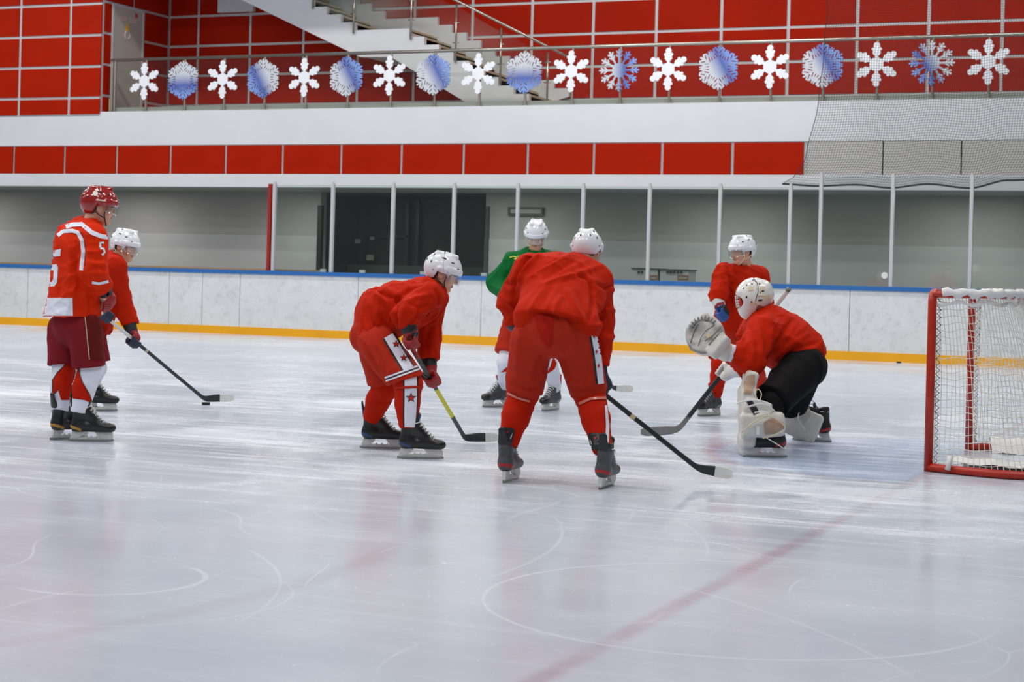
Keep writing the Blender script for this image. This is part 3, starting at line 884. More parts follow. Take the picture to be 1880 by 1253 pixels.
def netpt(i, j):
    t = j / nrow
    s = i / ncol
    # walk down: rows follow the hem near the bottom
    x = None
    zt = ZT
    xl_top = left_x(ZT)
    z = 3.0 + (zt - 3.0) * t
    xl_ = left_x(z)
    x = xl_ + (xr_ - xl_) * s
    zb = hem_z(x)
    z = zb + (zt - zb) * t
    y = YN + 0.05 * math.sin(2.1 * x + 0.6 * z) * (1 - t) + 0.03 * math.sin(5.3 * x + 1.3 * z)
    x += 0.012 * math.sin(7 * z + 3 * x)
    return (x, y, z)
G = np.array([[netpt(i, j) for j in range(nrow + 1)] for i in range(ncol + 1)])
def cord_grid(Gr, r, step=1):
    """thin three-sided cords along both directions of a grid of points"""
    mb = MB()
    a, b = Gr.shape[:2]
    for i in range(a): mb.tube(list(Gr[i, ::step]), r, 3, cap=False)
    for j in range(b): mb.tube(list(Gr[::step, j]), r, 3, cap=False)
    return mb
o = cord_grid(G[:, ::1], 0.0027).build('net_mesh', M['net_black'], net); o['kind'] = 'stuff'
MB().tube([tuple(p) for p in G[:, 0]], 0.017, 8).build('hem_rope', M['black'], net, True)
MB().tube([tuple(p) for p in G[0]], 0.006, 6).build('edge_rope', M['black'], net, True)

# ------------------------------------------------------------------ goal
goal = empty('hockey_goal', (GX, GY + 0.915, 0)); tag(goal, 'red framed ice hockey goal with white net at the right edge', 'hockey goal')
GH, GW = 1.25, 1.83
PR = 0.03
def base_curve(n=40):
    """near post foot -> round the back -> far post foot (flared base)"""
    pts = []
    ctrl = [(0, 0), (0.25, -0.10), (0.55, -0.17), (0.85, -0.10), (1.04, 0.15), (1.10, 0.5), (1.12, 0.915)]
    full = ctrl + [(x_, GW - y_) for x_, y_ in ctrl[-2::-1]]
    return catmull(full, n)
def catmull(c, n):
    c = [np.array(p, float) for p in c]; c = [2 * c[0] - c[1]] + c + [2 * c[-1] - c[-2]]
    out = []
    m_ = len(c) - 3
    for k in range(n + 1):
        t = k / n * m_; i = min(int(t), m_ - 1); t -= i
        p0, p1, p2, p3 = c[i:i + 4]
        out.append(0.5 * ((2 * p1) + (-p0 + p2) * t + (2 * p0 - 5 * p1 + 4 * p2 - p3) * t * t + (-p0 + 3 * p1 - 3 * p2 + p3) * t ** 3))
    return out
bc = [(GX + p[0], GY + p[1], 0.03) for p in base_curve(60)]
tctrl = [(0, 0), (0.2, 0.02), (0.40, 0.10), (0.50, 0.3), (0.52, 0.6), (0.52, 0.915)]
tc_ = [(GX + p[0], GY + p[1], GH - 0.01) for p in catmull(tctrl + [(x_, GW - y_) for x_, y_ in tctrl[-2::-1]], 60)]
def arc_corner(y, sgn):
    # post bends into the crossbar
    return [(GX, y + sgn * 0.07 * (1 - math.cos(a)), GH - 0.07 + 0.07 * math.sin(a)) for a in np.linspace(0, math.pi / 2, 6)]
MB().tube([(GX, GY, 0.0), (GX, GY, 0.6)] + arc_corner(GY, 1) + [(GX, GY + 0.5, GH)], PR, 14).build('post', M['goal_red'], goal, True)
MB().tube([(GX, GY + GW, 0.0), (GX, GY + GW, 0.6)] + arc_corner(GY + GW, -1) + [(GX, GY + GW - 0.5, GH)], PR, 14).build('post', M['goal_red'], goal, True)
MB().tube([(GX, GY + 0.45, GH), (GX, GY + GW - 0.45, GH)], PR, 14).build('crossbar', M['goal_red'], goal, True)
MB().tube(bc, PR, 12).build('base_frame', M['goal_red'], goal, True)
MB().tube(tc_, 0.022, 10).build('top_frame', M['goal_red'], goal, True)
MB().tube([tc_[30], (GX + 0.8, GY + 0.915, 0.8), bc[30]], 0.02, 8).build('back_strut', M['goal_red'], goal, True)
rnd = random.Random(5)
# white wrapping of the top frame
mb = MB(); mb.tube([(p[0], p[1], p[2] + 0.012 + 0.006 * math.sin(i * 1.7)) for i, p in enumerate(tc_[2:-2])], [0.032 + 0.006 * math.sin(i * 2.3) for i in range(len(tc_) - 4)], 10)
mb.build('top_wrap', M['pad_white'], goal, True)
mb = MB(); mb.tube([(p[0], p[1], p[2] - 0.06 - 0.012 * math.sin(i * 1.1)) for i, p in enumerate(tc_[1:-1])], [0.012 + 0.005 * math.sin(i * 1.9) for i in range(len(tc_) - 2)], 8)
mb.build('top_lacing', M['pad_white'], goal, True)
# net
NT = 25
def path_at(path, s):
    s = s * (len(path) - 1); i = min(int(s), len(path) - 2); t = s - i
    return np.array(path[i]) * (1 - t) + np.array(path[i + 1]) * t
NS = 92
Gs = np.zeros((NS + 1, NT + 1, 3))
cen = np.array([GX + 0.4, GY + 0.915, 0])
for i in range(NS + 1):
    for j in range(NT + 1):
        s, t = i / NS, j / NT
        s2 = min(1, max(0, s + 0.012 * (1 - t) * math.sin(9 * s)))
        p = path_at(bc, s2) * (1 - t) + path_at(tc_, s2) * t
        sag = 0.10 * math.sin(math.pi * t) * (1 if 0.04 < s < 0.96 else s * 25 if s < 0.5 else (1 - s) * 25)
        w = nrm(cen - p * V(1, 1, 0))
        p = p + w * sag * (0.7 + 0.3 * math.sin(14 * s)) + V(0, 0, -0.03 * math.sin(math.pi * min(1, s * 12)) * 0.4 + 0.008 * math.sin(i * 0.9 + j))
        Gs[i, j] = p
o = cord_grid(Gs, 0.0028).build('net', M['net_white'], goal); o['kind'] = 'stuff'
Gt = np.zeros((40, 11, 3))
for i in range(40):
    a = path_at(tc_, i / 39); b = V(GX, GY + 0.06 + (GW - 0.12) * i / 39, GH)
    for j in range(11): Gt[i, j] = b + (a - b) * j / 10 + V(0, 0, -0.03 * math.sin(math.pi * j / 10))
o = cord_grid(Gt, 0.0028).build('top_net', M['net_white'], goal); o['kind'] = 'stuff'
# lacing along the posts and base
for y_, s_ in ((GY, 1), (GY + GW, -1)):
    pts = [(GX + (0.036 if k % 2 else 0.062), y_ + 0.0, 0.05 + 1.16 * k / 44) for k in range(45)]
    MB().tube(pts, 0.0035, 4).build('lacing', M['net_white'], goal)
    pts = [(GX + (0.062 if k % 2 else 0.034), y_ + 0.004, 0.05 + 1.16 * k / 44) for k in range(45)]
    MB().tube(pts, 0.0035, 4).build('lacing', M['black'], goal)
# white skirt lying along the inside of the base
sk = [path_at(bc, s) for s in np.linspace(0.05, 0.95, 60)]
mb = MB(); vs_, fs_ = [], []
for i, p in enumerate(sk):
    w = nrm(cen - p * V(1, 1, 0))
    wid = 0.26 + 0.05 * math.sin(i * 0.5)
    for t in range(5):
        vs_.append(tuple(p + w * (0.02 + wid * t / 4) + V(0, 0, (0.05, 0.085, 0.06, 0.03, -0.022)[t] + 0.008 * math.sin(i * 1.3 + t))))
for i in range(len(sk) - 1):
    for t in range(4): fs_.append((i * 5 + t, i * 5 + t + 1, i * 5 + t + 6, i * 5 + t + 5))
mb.add(vs_, fs_)
M['skirt'] = mat('skirt_canvas', srgb(216, 216, 214), 0.8, var=0.06, vscale=8, bump=0.3, bscale=14)
mb.build('skirt', M['skirt'], goal, True)
kp = path_at(bc, 0.055)
MB().tube([kp + V(0, -0.02, 0.09), kp + V(0.0, -0.045, 0.05), kp + V(-0.01, -0.05, 0.0)], [0.022, 0.016, 0.02], 8).build('knot', M['pad_white'], goal, True)

# ------------------------------------------------------------------ pucks
def puck(p, label):
    mb = MB(); n = 28
    prof = [(0.0, 0.0), (0.036, 0.0), (0.038, 0.002), (0.038, 0.0234), (0.036, 0.0254), (0.0, 0.0254)]
    vs_, fs_ = [], []
    for i in range(n):
        a = 2 * math.pi * i / n
        for r, z in prof[1:5]: vs_.append((r * math.cos(a), r * math.sin(a), z))
    for i in range(n):
        j = (i + 1) % n
        for k_ in range(3): fs_.append((i * 4 + k_, j * 4 + k_, j * 4 + k_ + 1, i * 4 + k_ + 1))
    fs_.append(tuple(i * 4 + 3 for i in range(n))); fs_.append(tuple(i * 4 for i in range(n - 1, -1, -1)))
    o = mb.add(vs_, fs_).build('hockey_puck', M['black']); o.location = (p[0], p[1], 0.0)
    tag(o, label, 'puck', 'pucks on the ice')
puck(on_z(378, 744), 'black puck lying at the blade of the leftmost stick')
puck(on_z(1650, 667), 'black puck lying by the yellow kick strip of the far boards')
# ------------------------------------------------------------------ people: shared builders
def cloth(name, c, rough=0.8, bump=0.12, bscale=30, var=0.05):
    return mat(name, c, rough, var=var, vscale=7, bump=bump, bscale=bscale, spec=0.12)
M['jersey_red'] = cloth('jersey_red', srgb(184, 31, 0))
M['jersey_bright'] = cloth('jersey_bright_red', srgb(208, 42, 2))
M['jersey_green'] = cloth('jersey_green', srgb(12, 100, 46))
M['sock_red'] = cloth('sock_red', srgb(184, 30, 4), bump=0.1)
M['short_red'] = cloth('shorts_red', srgb(174, 42, 24))
M['short_maroon'] = cloth('shorts_maroon', srgb(122, 26, 36))
M['white_cloth'] = cloth('white_cloth', srgb(222, 224, 236))
M['black_cloth'] = cloth('black_cloth', srgb(22, 21, 22))
M['skin'] = mat('skin', srgb(214, 160, 132), 0.5, var=0.05, vscale=20)
M['lip'] = mat('lips', srgb(188, 118, 102), 0.45)
M['brow'] = mat('eyebrow', srgb(84, 58, 40), 0.8)
M['eye'] = mat('eye_white', srgb(226, 222, 216), 0.3)
M['iris'] = mat('iris', srgb(52, 44, 40), 0.2)
M['hair'] = mat('hair_brown', srgb(74, 50, 34), 0.8, var=0.2, vscale=60)
M['shell_white'] = mat('helmet_white', srgb(226, 228, 234), 0.22, coat=0.3, var=0.02)
M['shell_red'] = mat('helmet_red', srgb(150, 20, 18), 0.15, coat=0.5, var=0.05)
M['strap_black'] = mat('strap_black', srgb(18, 18, 18), 0.6)
M['strap_cream'] = mat('strap_cream', srgb(214, 200, 170), 0.6)
M['visor'] = glass_mat('visor', (0.93, 0.94, 0.95), 0.10, 0.03)
M['boot'] = mat('boot_black', srgb(24, 24, 25), 0.35, var=0.2, vscale=14)
M['boot_grey'] = mat('boot_grey', srgb(70, 70, 74), 0.45, var=0.3, vscale=18)
M['boot_blue'] = mat('boot_accent_blue', srgb(40, 62, 104), 0.4)
M['boot_gold'] = mat('boot_accent_gold', srgb(176, 130, 40), 0.4)
M['boot_red'] = mat('boot_accent_red', srgb(170, 26, 20), 0.4)
M['boot_silver'] = mat('boot_accent_silver', srgb(170, 170, 174), 0.4)
M['holder'] = mat('blade_holder_white', srgb(204, 203, 200), 0.4, var=0.06, vscale=20)
M['runner'] = mat('runner_steel', srgb(150, 150, 150), 0.2, 0.9)
M['lace'] = mat('lace_white', srgb(224, 224, 222), 0.7)
M['glove_red'] = mat('glove_red', srgb(150, 22, 26), 0.5, var=0.1, vscale=15)
M['glove_black'] = mat('glove_black', srgb(24, 24, 28), 0.5, var=0.1, vscale=15)
M['glove_navy'] = mat('glove_navy', srgb(22, 30, 58), 0.5, var=0.1, vscale=15)
M['glove_blue'] = mat('glove_blue', srgb(28, 72, 140), 0.5, var=0.1, vscale=15)
M['glove_white'] = mat('glove_white', srgb(218, 216, 214), 0.5, var=0.05, vscale=15)
M['glove_tan'] = mat('glove_palm_tan', srgb(196, 180, 150), 0.7)
M['carbon'] = mat('stick_carbon', srgb(34, 38, 40), 0.35, var=0.15, vscale=30)
M['stick_white'] = mat('stick_white', srgb(214, 212, 210), 0.4)
M['stick_yellow'] = mat('stick_yellow', srgb(206, 204, 30), 0.4)
M['stick_grey'] = mat('stick_grey', srgb(120, 120, 118), 0.55, var=0.12, vscale=30)
M['tape_white'] = mat('tape_white', srgb(214, 216, 212), 0.7, var=0.05, vscale=30)
M['tape_clear'] = mat('sock_tape', srgb(214, 120, 106), 0.3)
M['pad'] = mat('goalie_pad_white', srgb(208, 204, 196), 0.5, var=0.08, vscale=9, bump=0.25, bscale=16)
M['pad_dirty'] = mat('goalie_pad_worn', srgb(178, 148, 124), 0.55, var=0.12, vscale=12)
M['mask_white'] = mat('mask_white', srgb(222, 221, 218), 0.25, coat=0.3, var=0.03)
M['star_red'] = mat('star_red', srgb(200, 30, 26), 0.6)
M['print_black'] = mat('print_black', srgb(20, 20, 22), 0.6)

def wrinkles(seed, amp, wl=0.16, dirs=None, n=3):
    """broad cloth folds as a bump on the field"""
    rg = np.random.RandomState(seed)
    D = [nrm(d) for d in dirs] if dirs is not None else [nrm(rg.randn(3)) for _ in range(n)]
    pars = [(np.asarray(d, f32), np.asarray(nrm(rg.randn(3)), f32), 2 * math.pi / (wl * rg.uniform(0.7, 1.4)), rg.uniform(0, 6.28), 2 * math.pi / (wl * rg.uniform(1.6, 3))) for d in D]
    def f(P):
        s = 0
        for d, e, k, ph, k2 in pars:
            a = k * (P @ d) + 1.6 * np.sin(k2 * (P @ e) + ph)
            s = s + (1 - np.abs(np.sin(0.5 * a + ph))) ** 2.6 * (0.5 + 0.5 * np.sin(k2 * 0.7 * (P @ e) + 2 * ph))
        return (-amp * s).astype(f32)
    return f

def bounds(pts, r):
    p = np.array(pts); return p.min(0) - r, p.max(0) + r

def frame(fwd, up):
    f = nrm(fwd); l = nrm(np.cross(up, f)); u = np.cross(f, l)
    return np.array([f, l, u])           # rows: forward, left, up

def mat4(R, c, s=1.0):
    m_ = Matrix.Identity(4)
    for i in range(3):
        for j in range(3): m_[i][j] = R[j][i] * s
        m_[i][3] = c[i]
    return m_

def put(name, me, m4, parent):
    o = bpy.data.objects.new(name, me); col.objects.link(o)
    o.parent = parent
    o.matrix_parent_inverse = parent.matrix_world.inverted()
    o.matrix_basis = m4
    o['_w'] = 0; del o['_w']
    return o
def put_sub(name, me, parent):
    """sub-part in the same local frame as its parent"""
    o = bpy.data.objects.new(name, me); col.objects.link(o); o.parent = parent
    return o

def head_ops(nb):
    """head in its own frame (x forward, y left, z up); nb: neck base in that frame"""
    o = []
    U = lambda f, k=0.02: o.append(('u', k, f))
    U(p_ell((-.012, 0, .03), I3, (.100, .078, .092)))
    U(p_ell((.030, 0, -.030), I3, (.066, .060, .085)), .03)
    for s in (1, -1):
        U(p_cone((-.005, s * .050, -.055), (.060, s * .018, -.100), .020, .016), .025)
    U(p_ell((.072, 0, -.102), I3, (.020, .022, .018)), .02)
    U(p_cone((.088, -.030, .018), (.088, .030, .018), .011, .011), .02)
    U(p_cone((.092, 0, .008), (.114, 0, -.030), .008, .0125), .012)
    U(p_ell((.104, .011, -.034), I3, (.010, .008, .008)), .008); U(p_ell((.104, -.011, -.034), I3, (.010, .008, .008)), .008)
    for s in (1, -1):
        o.append(('s', .012, p_ell((.101, s * .032, -.003), I3, (.014, .017, .011))))
        U(p_ell((.080, s * .032, -.004), I3, (.0135, .0135, .0135)), .003)
        U(p_ell((.066, s * .047, -.030), I3, (.022, .018, .020)), .025)
        U(p_ell((-.012, s * .079, -.008), I3, (.024, .010, .033)), .008)
        o.append(('s', .006, p_ell((-.006, s * .090, -.006), I3, (.010, .006, .016))))
    U(p_ell((.093, 0, -.061), I3, (.007, .022, .005)), .005); U(p_ell((.092, 0, -.071), I3, (.008, .019, .0055)), .005)
    U(p_cone((-.030, 0, -.050), nb, .056, .064), .03)
    return o
def head_face_mat(c):
    x, y, z = c.T
    m_ = np.zeros(len(c), int)
    ay = np.abs(y)
    m_[(x > .078) & (ay < .021) & (z > -.076) & (z < -.056) & (x > .093 - 0.3 * ay)] = 1
    m_[(x > .070) & (ay > .014) & (ay < .052) & (z > .012 - .1 * (ay - .03)) & (z < .024)] = 2
    de = np.sqrt((x - .080) ** 2 + (ay - .032) ** 2 + (z + .004) ** 2)
    m_[(de < .0146) & (x > .086)] = 3
    m_[(de < .0146) & (x > .0905) & (np.hypot(ay - .032, z + .004) < .0065)] = 4
    return m_

# helmet prototypes (head frame)
def helmet_ops():
    o = []
    C = (-.012, 0, .036)
    o.append(('u', 0, p_ell(C, I3, (.139, .114, .124))))
    for s in (1, -1):
        o.append(('u', .02, p_cone((-.085, s * .040, .132), (.055, s * .040, .146), .016, .014)))
        o.append(('u', .015, p_cone((-.04, s * .112, .03), (.07, s * .092, .045), .012, .010)))
    o.append(('u', .015, p_econe((.0, 0, .044), (.0, 0, .050), (1, 0, 0), (0, 1, 0), (.132, .112), (.132, .112), cuts=[((0.02, 0, 0), (-1, 0, 0)), ((0, 0, .058), (0, 0, 1)), ((0, 0, .030), (0, 0, -1))])))
    # front / rear shell joint
    def groove(P):
        return np.maximum(np.abs(P[:, 0] + .012 + .25 * (P[:, 2] - .05)) - .0035, -(np.sqrt(((P[:, 0] + .012) / .139) ** 2 + (P[:, 1] / .114) ** 2 + ((P[:, 2] - .036) / .124) ** 2) - 0.965) * .12)
    o.append(('s', .002, groove))
    def lower(P):
        zc = np.interp(P[:, 0], [-.16, -.085, -.055, -.045, .025, .036, .055, .16], [-.065, -.062, -.045, .004, .004, -.022, .016, .024])
        return (zc - P[:, 2]).astype(f32)
    o.append(('i', .003, lower))
    o.append(('s', .002, p_ell((-.010, 0, .030), I3, (.122, .098, .112))))
    return o
hv, hq = sdf_mesh(helmet_ops(), (-.17, -.14, -.08), (.15, .14, .185), 0.0052)
helmet_me = {}
for kx in ('white', 'red'):
    me = make_mesh('helmet', hv, hq); me.materials.append(M['shell_' + kx]); helmet_me[kx] = me
def shell_pt(x, y, zs=1, off=0.0015):
    """point on the helmet's outer ellipsoid above (x,y)"""
    k = 1 - ((x + .012) / .139) ** 2 - (y / .114) ** 2
    return V(x, y, .036 + zs * .124 * math.sqrt(max(k, 0)) + off)
def blob(mb, c, n, t, L, W, H):
    """small flattened lozenge on a surface: centre, normal, long direction"""
    n = nrm(n); t = nrm(t - n * (t @ n)); b = np.cross(n, t)
    ring = [(math.cos(a), math.sin(a)) for a in np.linspace(0, 2 * math.pi, 10, endpoint=False)]
    vs_ = [c + t * L * a + b * W * d - n * H for a, d in ring] + [c + t * L * .8 * a + b * W * .8 * d + n * H for a, d in ring]
    k = len(ring)
    fs_ = [tuple(range(k, 2 * k))] + [(i, (i + 1) % k, (i + 1) % k + k, i + k) for i in range(k)]
    mb.add(vs_, fs_)
def vents_mesh():
    mb = MB()
    C = V(-.012, 0, .036); R2 = V(.139, .114, .124) ** 2
    def at(az, el, L, W, td):
        d = V(math.cos(el) * math.cos(az), math.cos(el) * math.sin(az), math.sin(el))
        k = 1 / math.sqrt((d * d / R2).sum()); p = C + d * k
        n = nrm((p - C) / R2)
        if td == 'h': t = np.cross(V(0, 0, 1), n)
        else: t = np.cross(n, np.cross(V(0, 0, 1), n))
        blob(mb, p + n * .001, n, t, L, W, .0025)
    r = math.radians
    for s in (1, -1):
        at(s * r(100), r(38), .020, .0055, 'h'); at(s * r(60), r(30), .014, .005, 'h')
        at(s * r(150), r(35), .012, .006, 'v'); at(s * r(165), r(12), .010, .006, 'v'); at(s * r(140), r(10), .010, .005, 'v')
        at(s * r(35), r(14), .012, .0045, 'h'); at(s * r(120), r(62), .014, .005, 'v')
        at(s * r(70), r(-6), .004, .004, 'h'); at(s * r(25), r(2), .004, .004, 'h'); at(s * r(125), r(-14), .004, .004, 'h')
    me = bpy.data.meshes.new('vent'); me.from_pydata(mb.v, [], mb.f); me.update(); me.materials.append(M['print_black']); return me
vent_me = vents_mesh()
def visor_mesh():
    vs_, fs_ = [], []
    na, nz_ = 25, 5
    for lay in (0, 1):
        for j in range(nz_):
            for i in range(na):
                a = math.radians(-78 + 156 * i / (na - 1)); t = j / (nz_ - 1)
                z = .030 - .082 * t * (1 - .25 * (a / 1.4) ** 2)
                rx, ry = .140 + .006 * t - .0025 * lay, .113 - .004 * t - .0025 * lay
                vs_.append((-.008 + rx * math.cos(a), ry * math.sin(a), z))
    n0 = na * nz_
    for lay in (0, 1):
        for j in range(nz_ - 1):
            for i in range(na - 1):
                q = [lay * n0 + j * na + i, lay * n0 + j * na + i + 1, lay * n0 + (j + 1) * na + i + 1, lay * n0 + (j + 1) * na + i]
                fs_.append(tuple(q if lay else q[::-1]))
    for i in range(na - 1):
        for j in (0, nz_ - 1):
            fs_.append((j * na + i, j * na + i + 1, n0 + j * na + i + 1, n0 + j * na + i))
    me = bpy.data.meshes.new('visor'); me.from_pydata(vs_, [], fs_); me.update(); me.materials.append(M['visor'])
    me.polygons.foreach_set('use_smooth', [True] * len(me.polygons)); return me
visor_me = visor_mesh()
def strap_mesh(m_):
    mb = MB()
    for s in (1, -1):
        mb.tube([(.030, s * .092, -.012), (.028, s * .082, -.055), (.045, s * .058, -.095), (.062, s * .026, -.122), (.066, 0, -.126)], .0045, 6)
        mb.tube([(-.050, s * .092, -.030), (-.02, s * .086, -.055), (.028, s * .074, -.075)], .0042, 6)
    me = bpy.data.meshes.new('chin_strap'); me.from_pydata(mb.v, [], mb.f); me.update(); me.materials.append(m_); return me
strap_me = {'black': strap_mesh(M['strap_black']), 'cream': strap_mesh(M['strap_cream'])}
av, aq = sdf_mesh([('u', 0, p_ell((-.016, 0, .026), I3, (.102, .082, .094))), ('u', .03, p_ell((-.052, 0, -.030), I3, (.040, .058, .052))),
                   ('i', .004, lambda P: (P[:, 0] - np.interp(P[:, 2], [-.1, -.03, .02, .04, .1], [-.03, -.035, .02, .06, .12])).astype(f32))],
                  (-.14, -.1, -.1), (.1, .1, .14), .007)
hair_me = make_mesh('hair', av, aq); hair_me.materials.append(M['hair'])

# skate prototypes: x toe, z up, origin on the ice under the instep
def skate_ops():
    o = []
    U = lambda f, k=.025: o.append(('u', k, f))
    Yx, Xx = (0, 1, 0), (1, 0, 0)
    U(p_cone((-.080, 0, .118), (.110, 0, .103), .044, .040))
    U(p_ell((.150, 0, .101), I3, (.052, .044, .037)), .02)
    U(p_econe((-.072, 0, .115), (-.058, 0, .262), Xx, Yx, (.046, .043), (.055, .050)), .03)
    U(p_cone((.085, 0, .120), (-.018, 0, .225), .034, .040), .03)
    U(p_econe((-.015, 0, .235), (.012, 0, .300), Xx, Yx, (.016, .034), (.012, .036)), .015)
    U(p_econe((-.112, 0, .255), (-.128, 0, .335), Xx, Yx, (.012, .036), (.008, .026)), .015)
    o.append(('i', .004, p_plane((0, 0, .070), (0, 0, -1))))
    o.append(('s', .006, p_econe((-.052, 0, .262), (-.052, 0, .40), Xx, Yx, (.046, .040), (.055, .05))))
    return o
gv, gq = sdf_mesh(skate_ops()[:5] + skate_ops()[6:], (-.16, -.06, .06), (.21, .06, .35), .006)
sv, sq = sdf_mesh(skate_ops(), (-.16, -.06, .06), (.21, .06, .35), .006)
def skate_face_mat(c):
    x, y, z = c.T
    m_ = np.zeros(len(c), int)
    m_[(x < -.045) & (np.abs(z - (.098 - .35 * (x + .08))) < .010)] = 1
    m_[(z > .285) | ((x < -.085) & (z > .235))] = 2
    m_[(x > .128)] = 3
    return m_
def boot_mesh(mats, sv=sv, sq=sq):
    me = make_mesh('skate', sv, sq)
    for m_ in mats: me.materials.append(m_)
    me.polygons.foreach_set('material_index', np.asarray(skate_face_mat(sv[sq].mean(1)), np.int32)); return me
def raw(name, mb, m_, smooth=False):
    me = bpy.data.meshes.new(name); me.from_pydata(mb.v, [], mb.f); me.validate(); me.update(); me.materials.append(m_)
    if smooth: me.polygons.foreach_set('use_smooth', [True] * len(me.polygons))
    return me
mb = MB()
mb.prism([(-.128, .020), (-.075, .026), (-.040, .044), (-.022, .074), (-.112, .074)], 'y', -.013, .013)
mb.prism([(.090, .026), (.165, .022), (.184, .032), (.180, .060), (.165, .074), (.048, .074), (.070, .044)], 'y', -.013, .013)
mb.prism([(-.130, .016), (.170, .016), (.182, .030), (.160, .033), (-.10, .033), (-.128, .028)], 'y', -.009, .009)
for x_ in (-.02, .02, .06): mb.prism([(x_ - .006, .03), (x_ + .006, .03), (x_ + .012, .042), (x_ + .002, .042)], 'y', -.007, .007)
holder_me = raw('blade_holder', mb, M['holder'])
mb = MB()
pr = [(x_, .0 + 0.9 * (max(0, abs(x_ - .02) - .10)) ** 2 * 1.0) for x_ in np.linspace(-.138, .188, 14)]
mb.prism([(x_, z_) for x_, z_ in pr] + [(.186, .020), (-.136, .020)], 'y', -.0025, .0025)
runner_me = raw('runner', mb, M['runner'])
mb = MB()
for i in range(7):
    t = i / 6; x_ = .118 - .108 * t; z_ = .153 + .108 * t
    w = .022
    mb.tube([(x_ - .010, -w - .010, z_ - .014), (x_ + .002, -w * .6, z_ + .004), (x_ - .006, w * .6, z_ + .006), (x_ - .012, w + .010, z_ - .012)], .0036, 5)
mb.tube([(-.004, -.04, .252), (.018, -.02, .262), (.02, .02, .262), (-.004, .042, .252), (-.06, .054, .250), (-.112, .02, .246), (-.112, -.02, .246), (-.06, -.054, .250)], .0036, 5, closed=True)
for s in (1, -1):
    mb.tube([(.018, s * .006, .262), (.045, s * .03, .235), (.05, s * .042, .205)], .003, 5)
lace_me = raw('lace', mb, M['lace'], True)

def add_skate(person, g, th, boot, tilt=0.0, side='right', pitch=0.0):
    """g: ground point under the instep; th: toe direction (0 = to the right of the picture, 90 = away)"""
    t = RGT * math.cos(math.radians(th)) + FWD * math.sin(math.radians(th))
    l = np.cross(UPV, t)
    u = nrm(UPV + l * math.tan(math.radians(tilt)) + t * math.tan(math.radians(pitch)))
    R = frame(t - u * (t @ u), u)
    o = put('skate', boot, mat4(R, g), person)
    put_sub('blade_holder', holder_me, o); put_sub('runner', runner_me, o); put_sub('lace', lace_me, o)
    W = lambda x, y, z: np.asarray(g) + R[0] * x + R[1] * y + R[2] * z
    return W

def dec_tri(poly, L):
    bm_ = bmesh.new()
    f = bm_.faces.new([bm_.verts.new((p[0], p[1], 0)) for p in poly])
    bmesh.ops.triangulate(bm_, faces=[f])
    for _ in range(7):
        es = [e for e in bm_.edges if e.calc_length() > L]
        if not es: break
        bmesh.ops.subdivide_edges(bm_, edges=es, cuts=1)
        bmesh.ops.triangulate(bm_, faces=bm_.faces[:])
    return bm_
def bvh_of(objs):
    vs_, ps = [], []
    for o in objs:
        n = len(vs_); mw = wm(o)
        vs_ += [mw @ v.co for v in o.data.vertices]; ps += [tuple(i + n for i in p.vertices) for p in o.data.polygons]
    return BVHTree.FromPolygons(vs_, ps)
def decal(name, poly, objs, material, parent, off=0.003, L=4.0, bvh=None):
    """cloth print: outline given along sight lines, laid on the garment's own surface"""
    bvh = bvh or bvh_of(objs)
    bm_ = dec_tri(poly, L); kill = []
    for v in bm_.verts:
        d = Vector(ray(v.co.x, v.co.y)).normalized()
        loc, nor, idx, dist = bvh.ray_cast(Vector(CPOS), d)
        if loc is None: kill.append(v); continue
        if nor.dot(d) > 0: nor = -nor
        v.co = loc + nor * off * 0.6 - d * off * 0.6
    bmesh.ops.delete(bm_, geom=kill, context='VERTS')
    # drop faces stretched over a depth gap
    bad = [f for f in bm_.faces if max(e.calc_length() for e in f.edges) > 0.12]
    bmesh.ops.delete(bm_, geom=bad, context='FACES')
    # keep the one connected patch
    left = set(bm_.faces); best = set()
    while left:
        st = [left.pop()]; isl = set(st)
        while st:
            for e in st.pop().edges:
                for g in e.link_faces:
                    if g in left: left.discard(g); isl.add(g); st.append(g)
        if len(isl) > len(best): best = isl
    bmesh.ops.delete(bm_, geom=[f for f in bm_.faces if f not in best], context='FACES')
    me = bpy.data.meshes.new(name); bm_.to_mesh(me); bm_.free()
    if len(me.polygons) == 0: return None
    me.polygons.foreach_set('use_smooth', [True] * len(me.polygons))
    return link(name, me, material, parent)
def quad_strip(pts, w):
    """ribbon outline of width w (px) along a polyline"""
    p = [np.array(q, float) for q in pts]; Lp, Rp = [], []
    for i in range(len(p)):
        t = nrm(np.append(p[min(i + 1, len(p) - 1)] - p[max(i - 1, 0)], 0))[:2]; n_ = np.array([-t[1], t[0]])
        ww = w[i] if isinstance(w, (list, tuple)) else w
        Lp.append(p[i] + n_ * ww / 2); Rp.append(p[i] - n_ * ww / 2)
    return [tuple(q) for q in Lp + Rp[::-1]]
def stroke(poly, w, objs_bvh, material, parent, off, name):
    for a, b in zip(poly, poly[1:] + poly[:1]):
        if math.hypot(a[0] - b[0], a[1] - b[1]) > 1: decal(name, quad_strip([a, b], w), None, material, parent, off, 3.0, objs_bvh)
def star(cx, cy, r, rot=0, sx=1.0, k=0.42):
    return [(cx + sx * (r if i % 2 == 0 else r * k) * math.sin(rot + i * math.pi / 5), cy - (r if i % 2 == 0 else r * k) * math.cos(rot + i * math.pi / 5)) for i in range(10)]

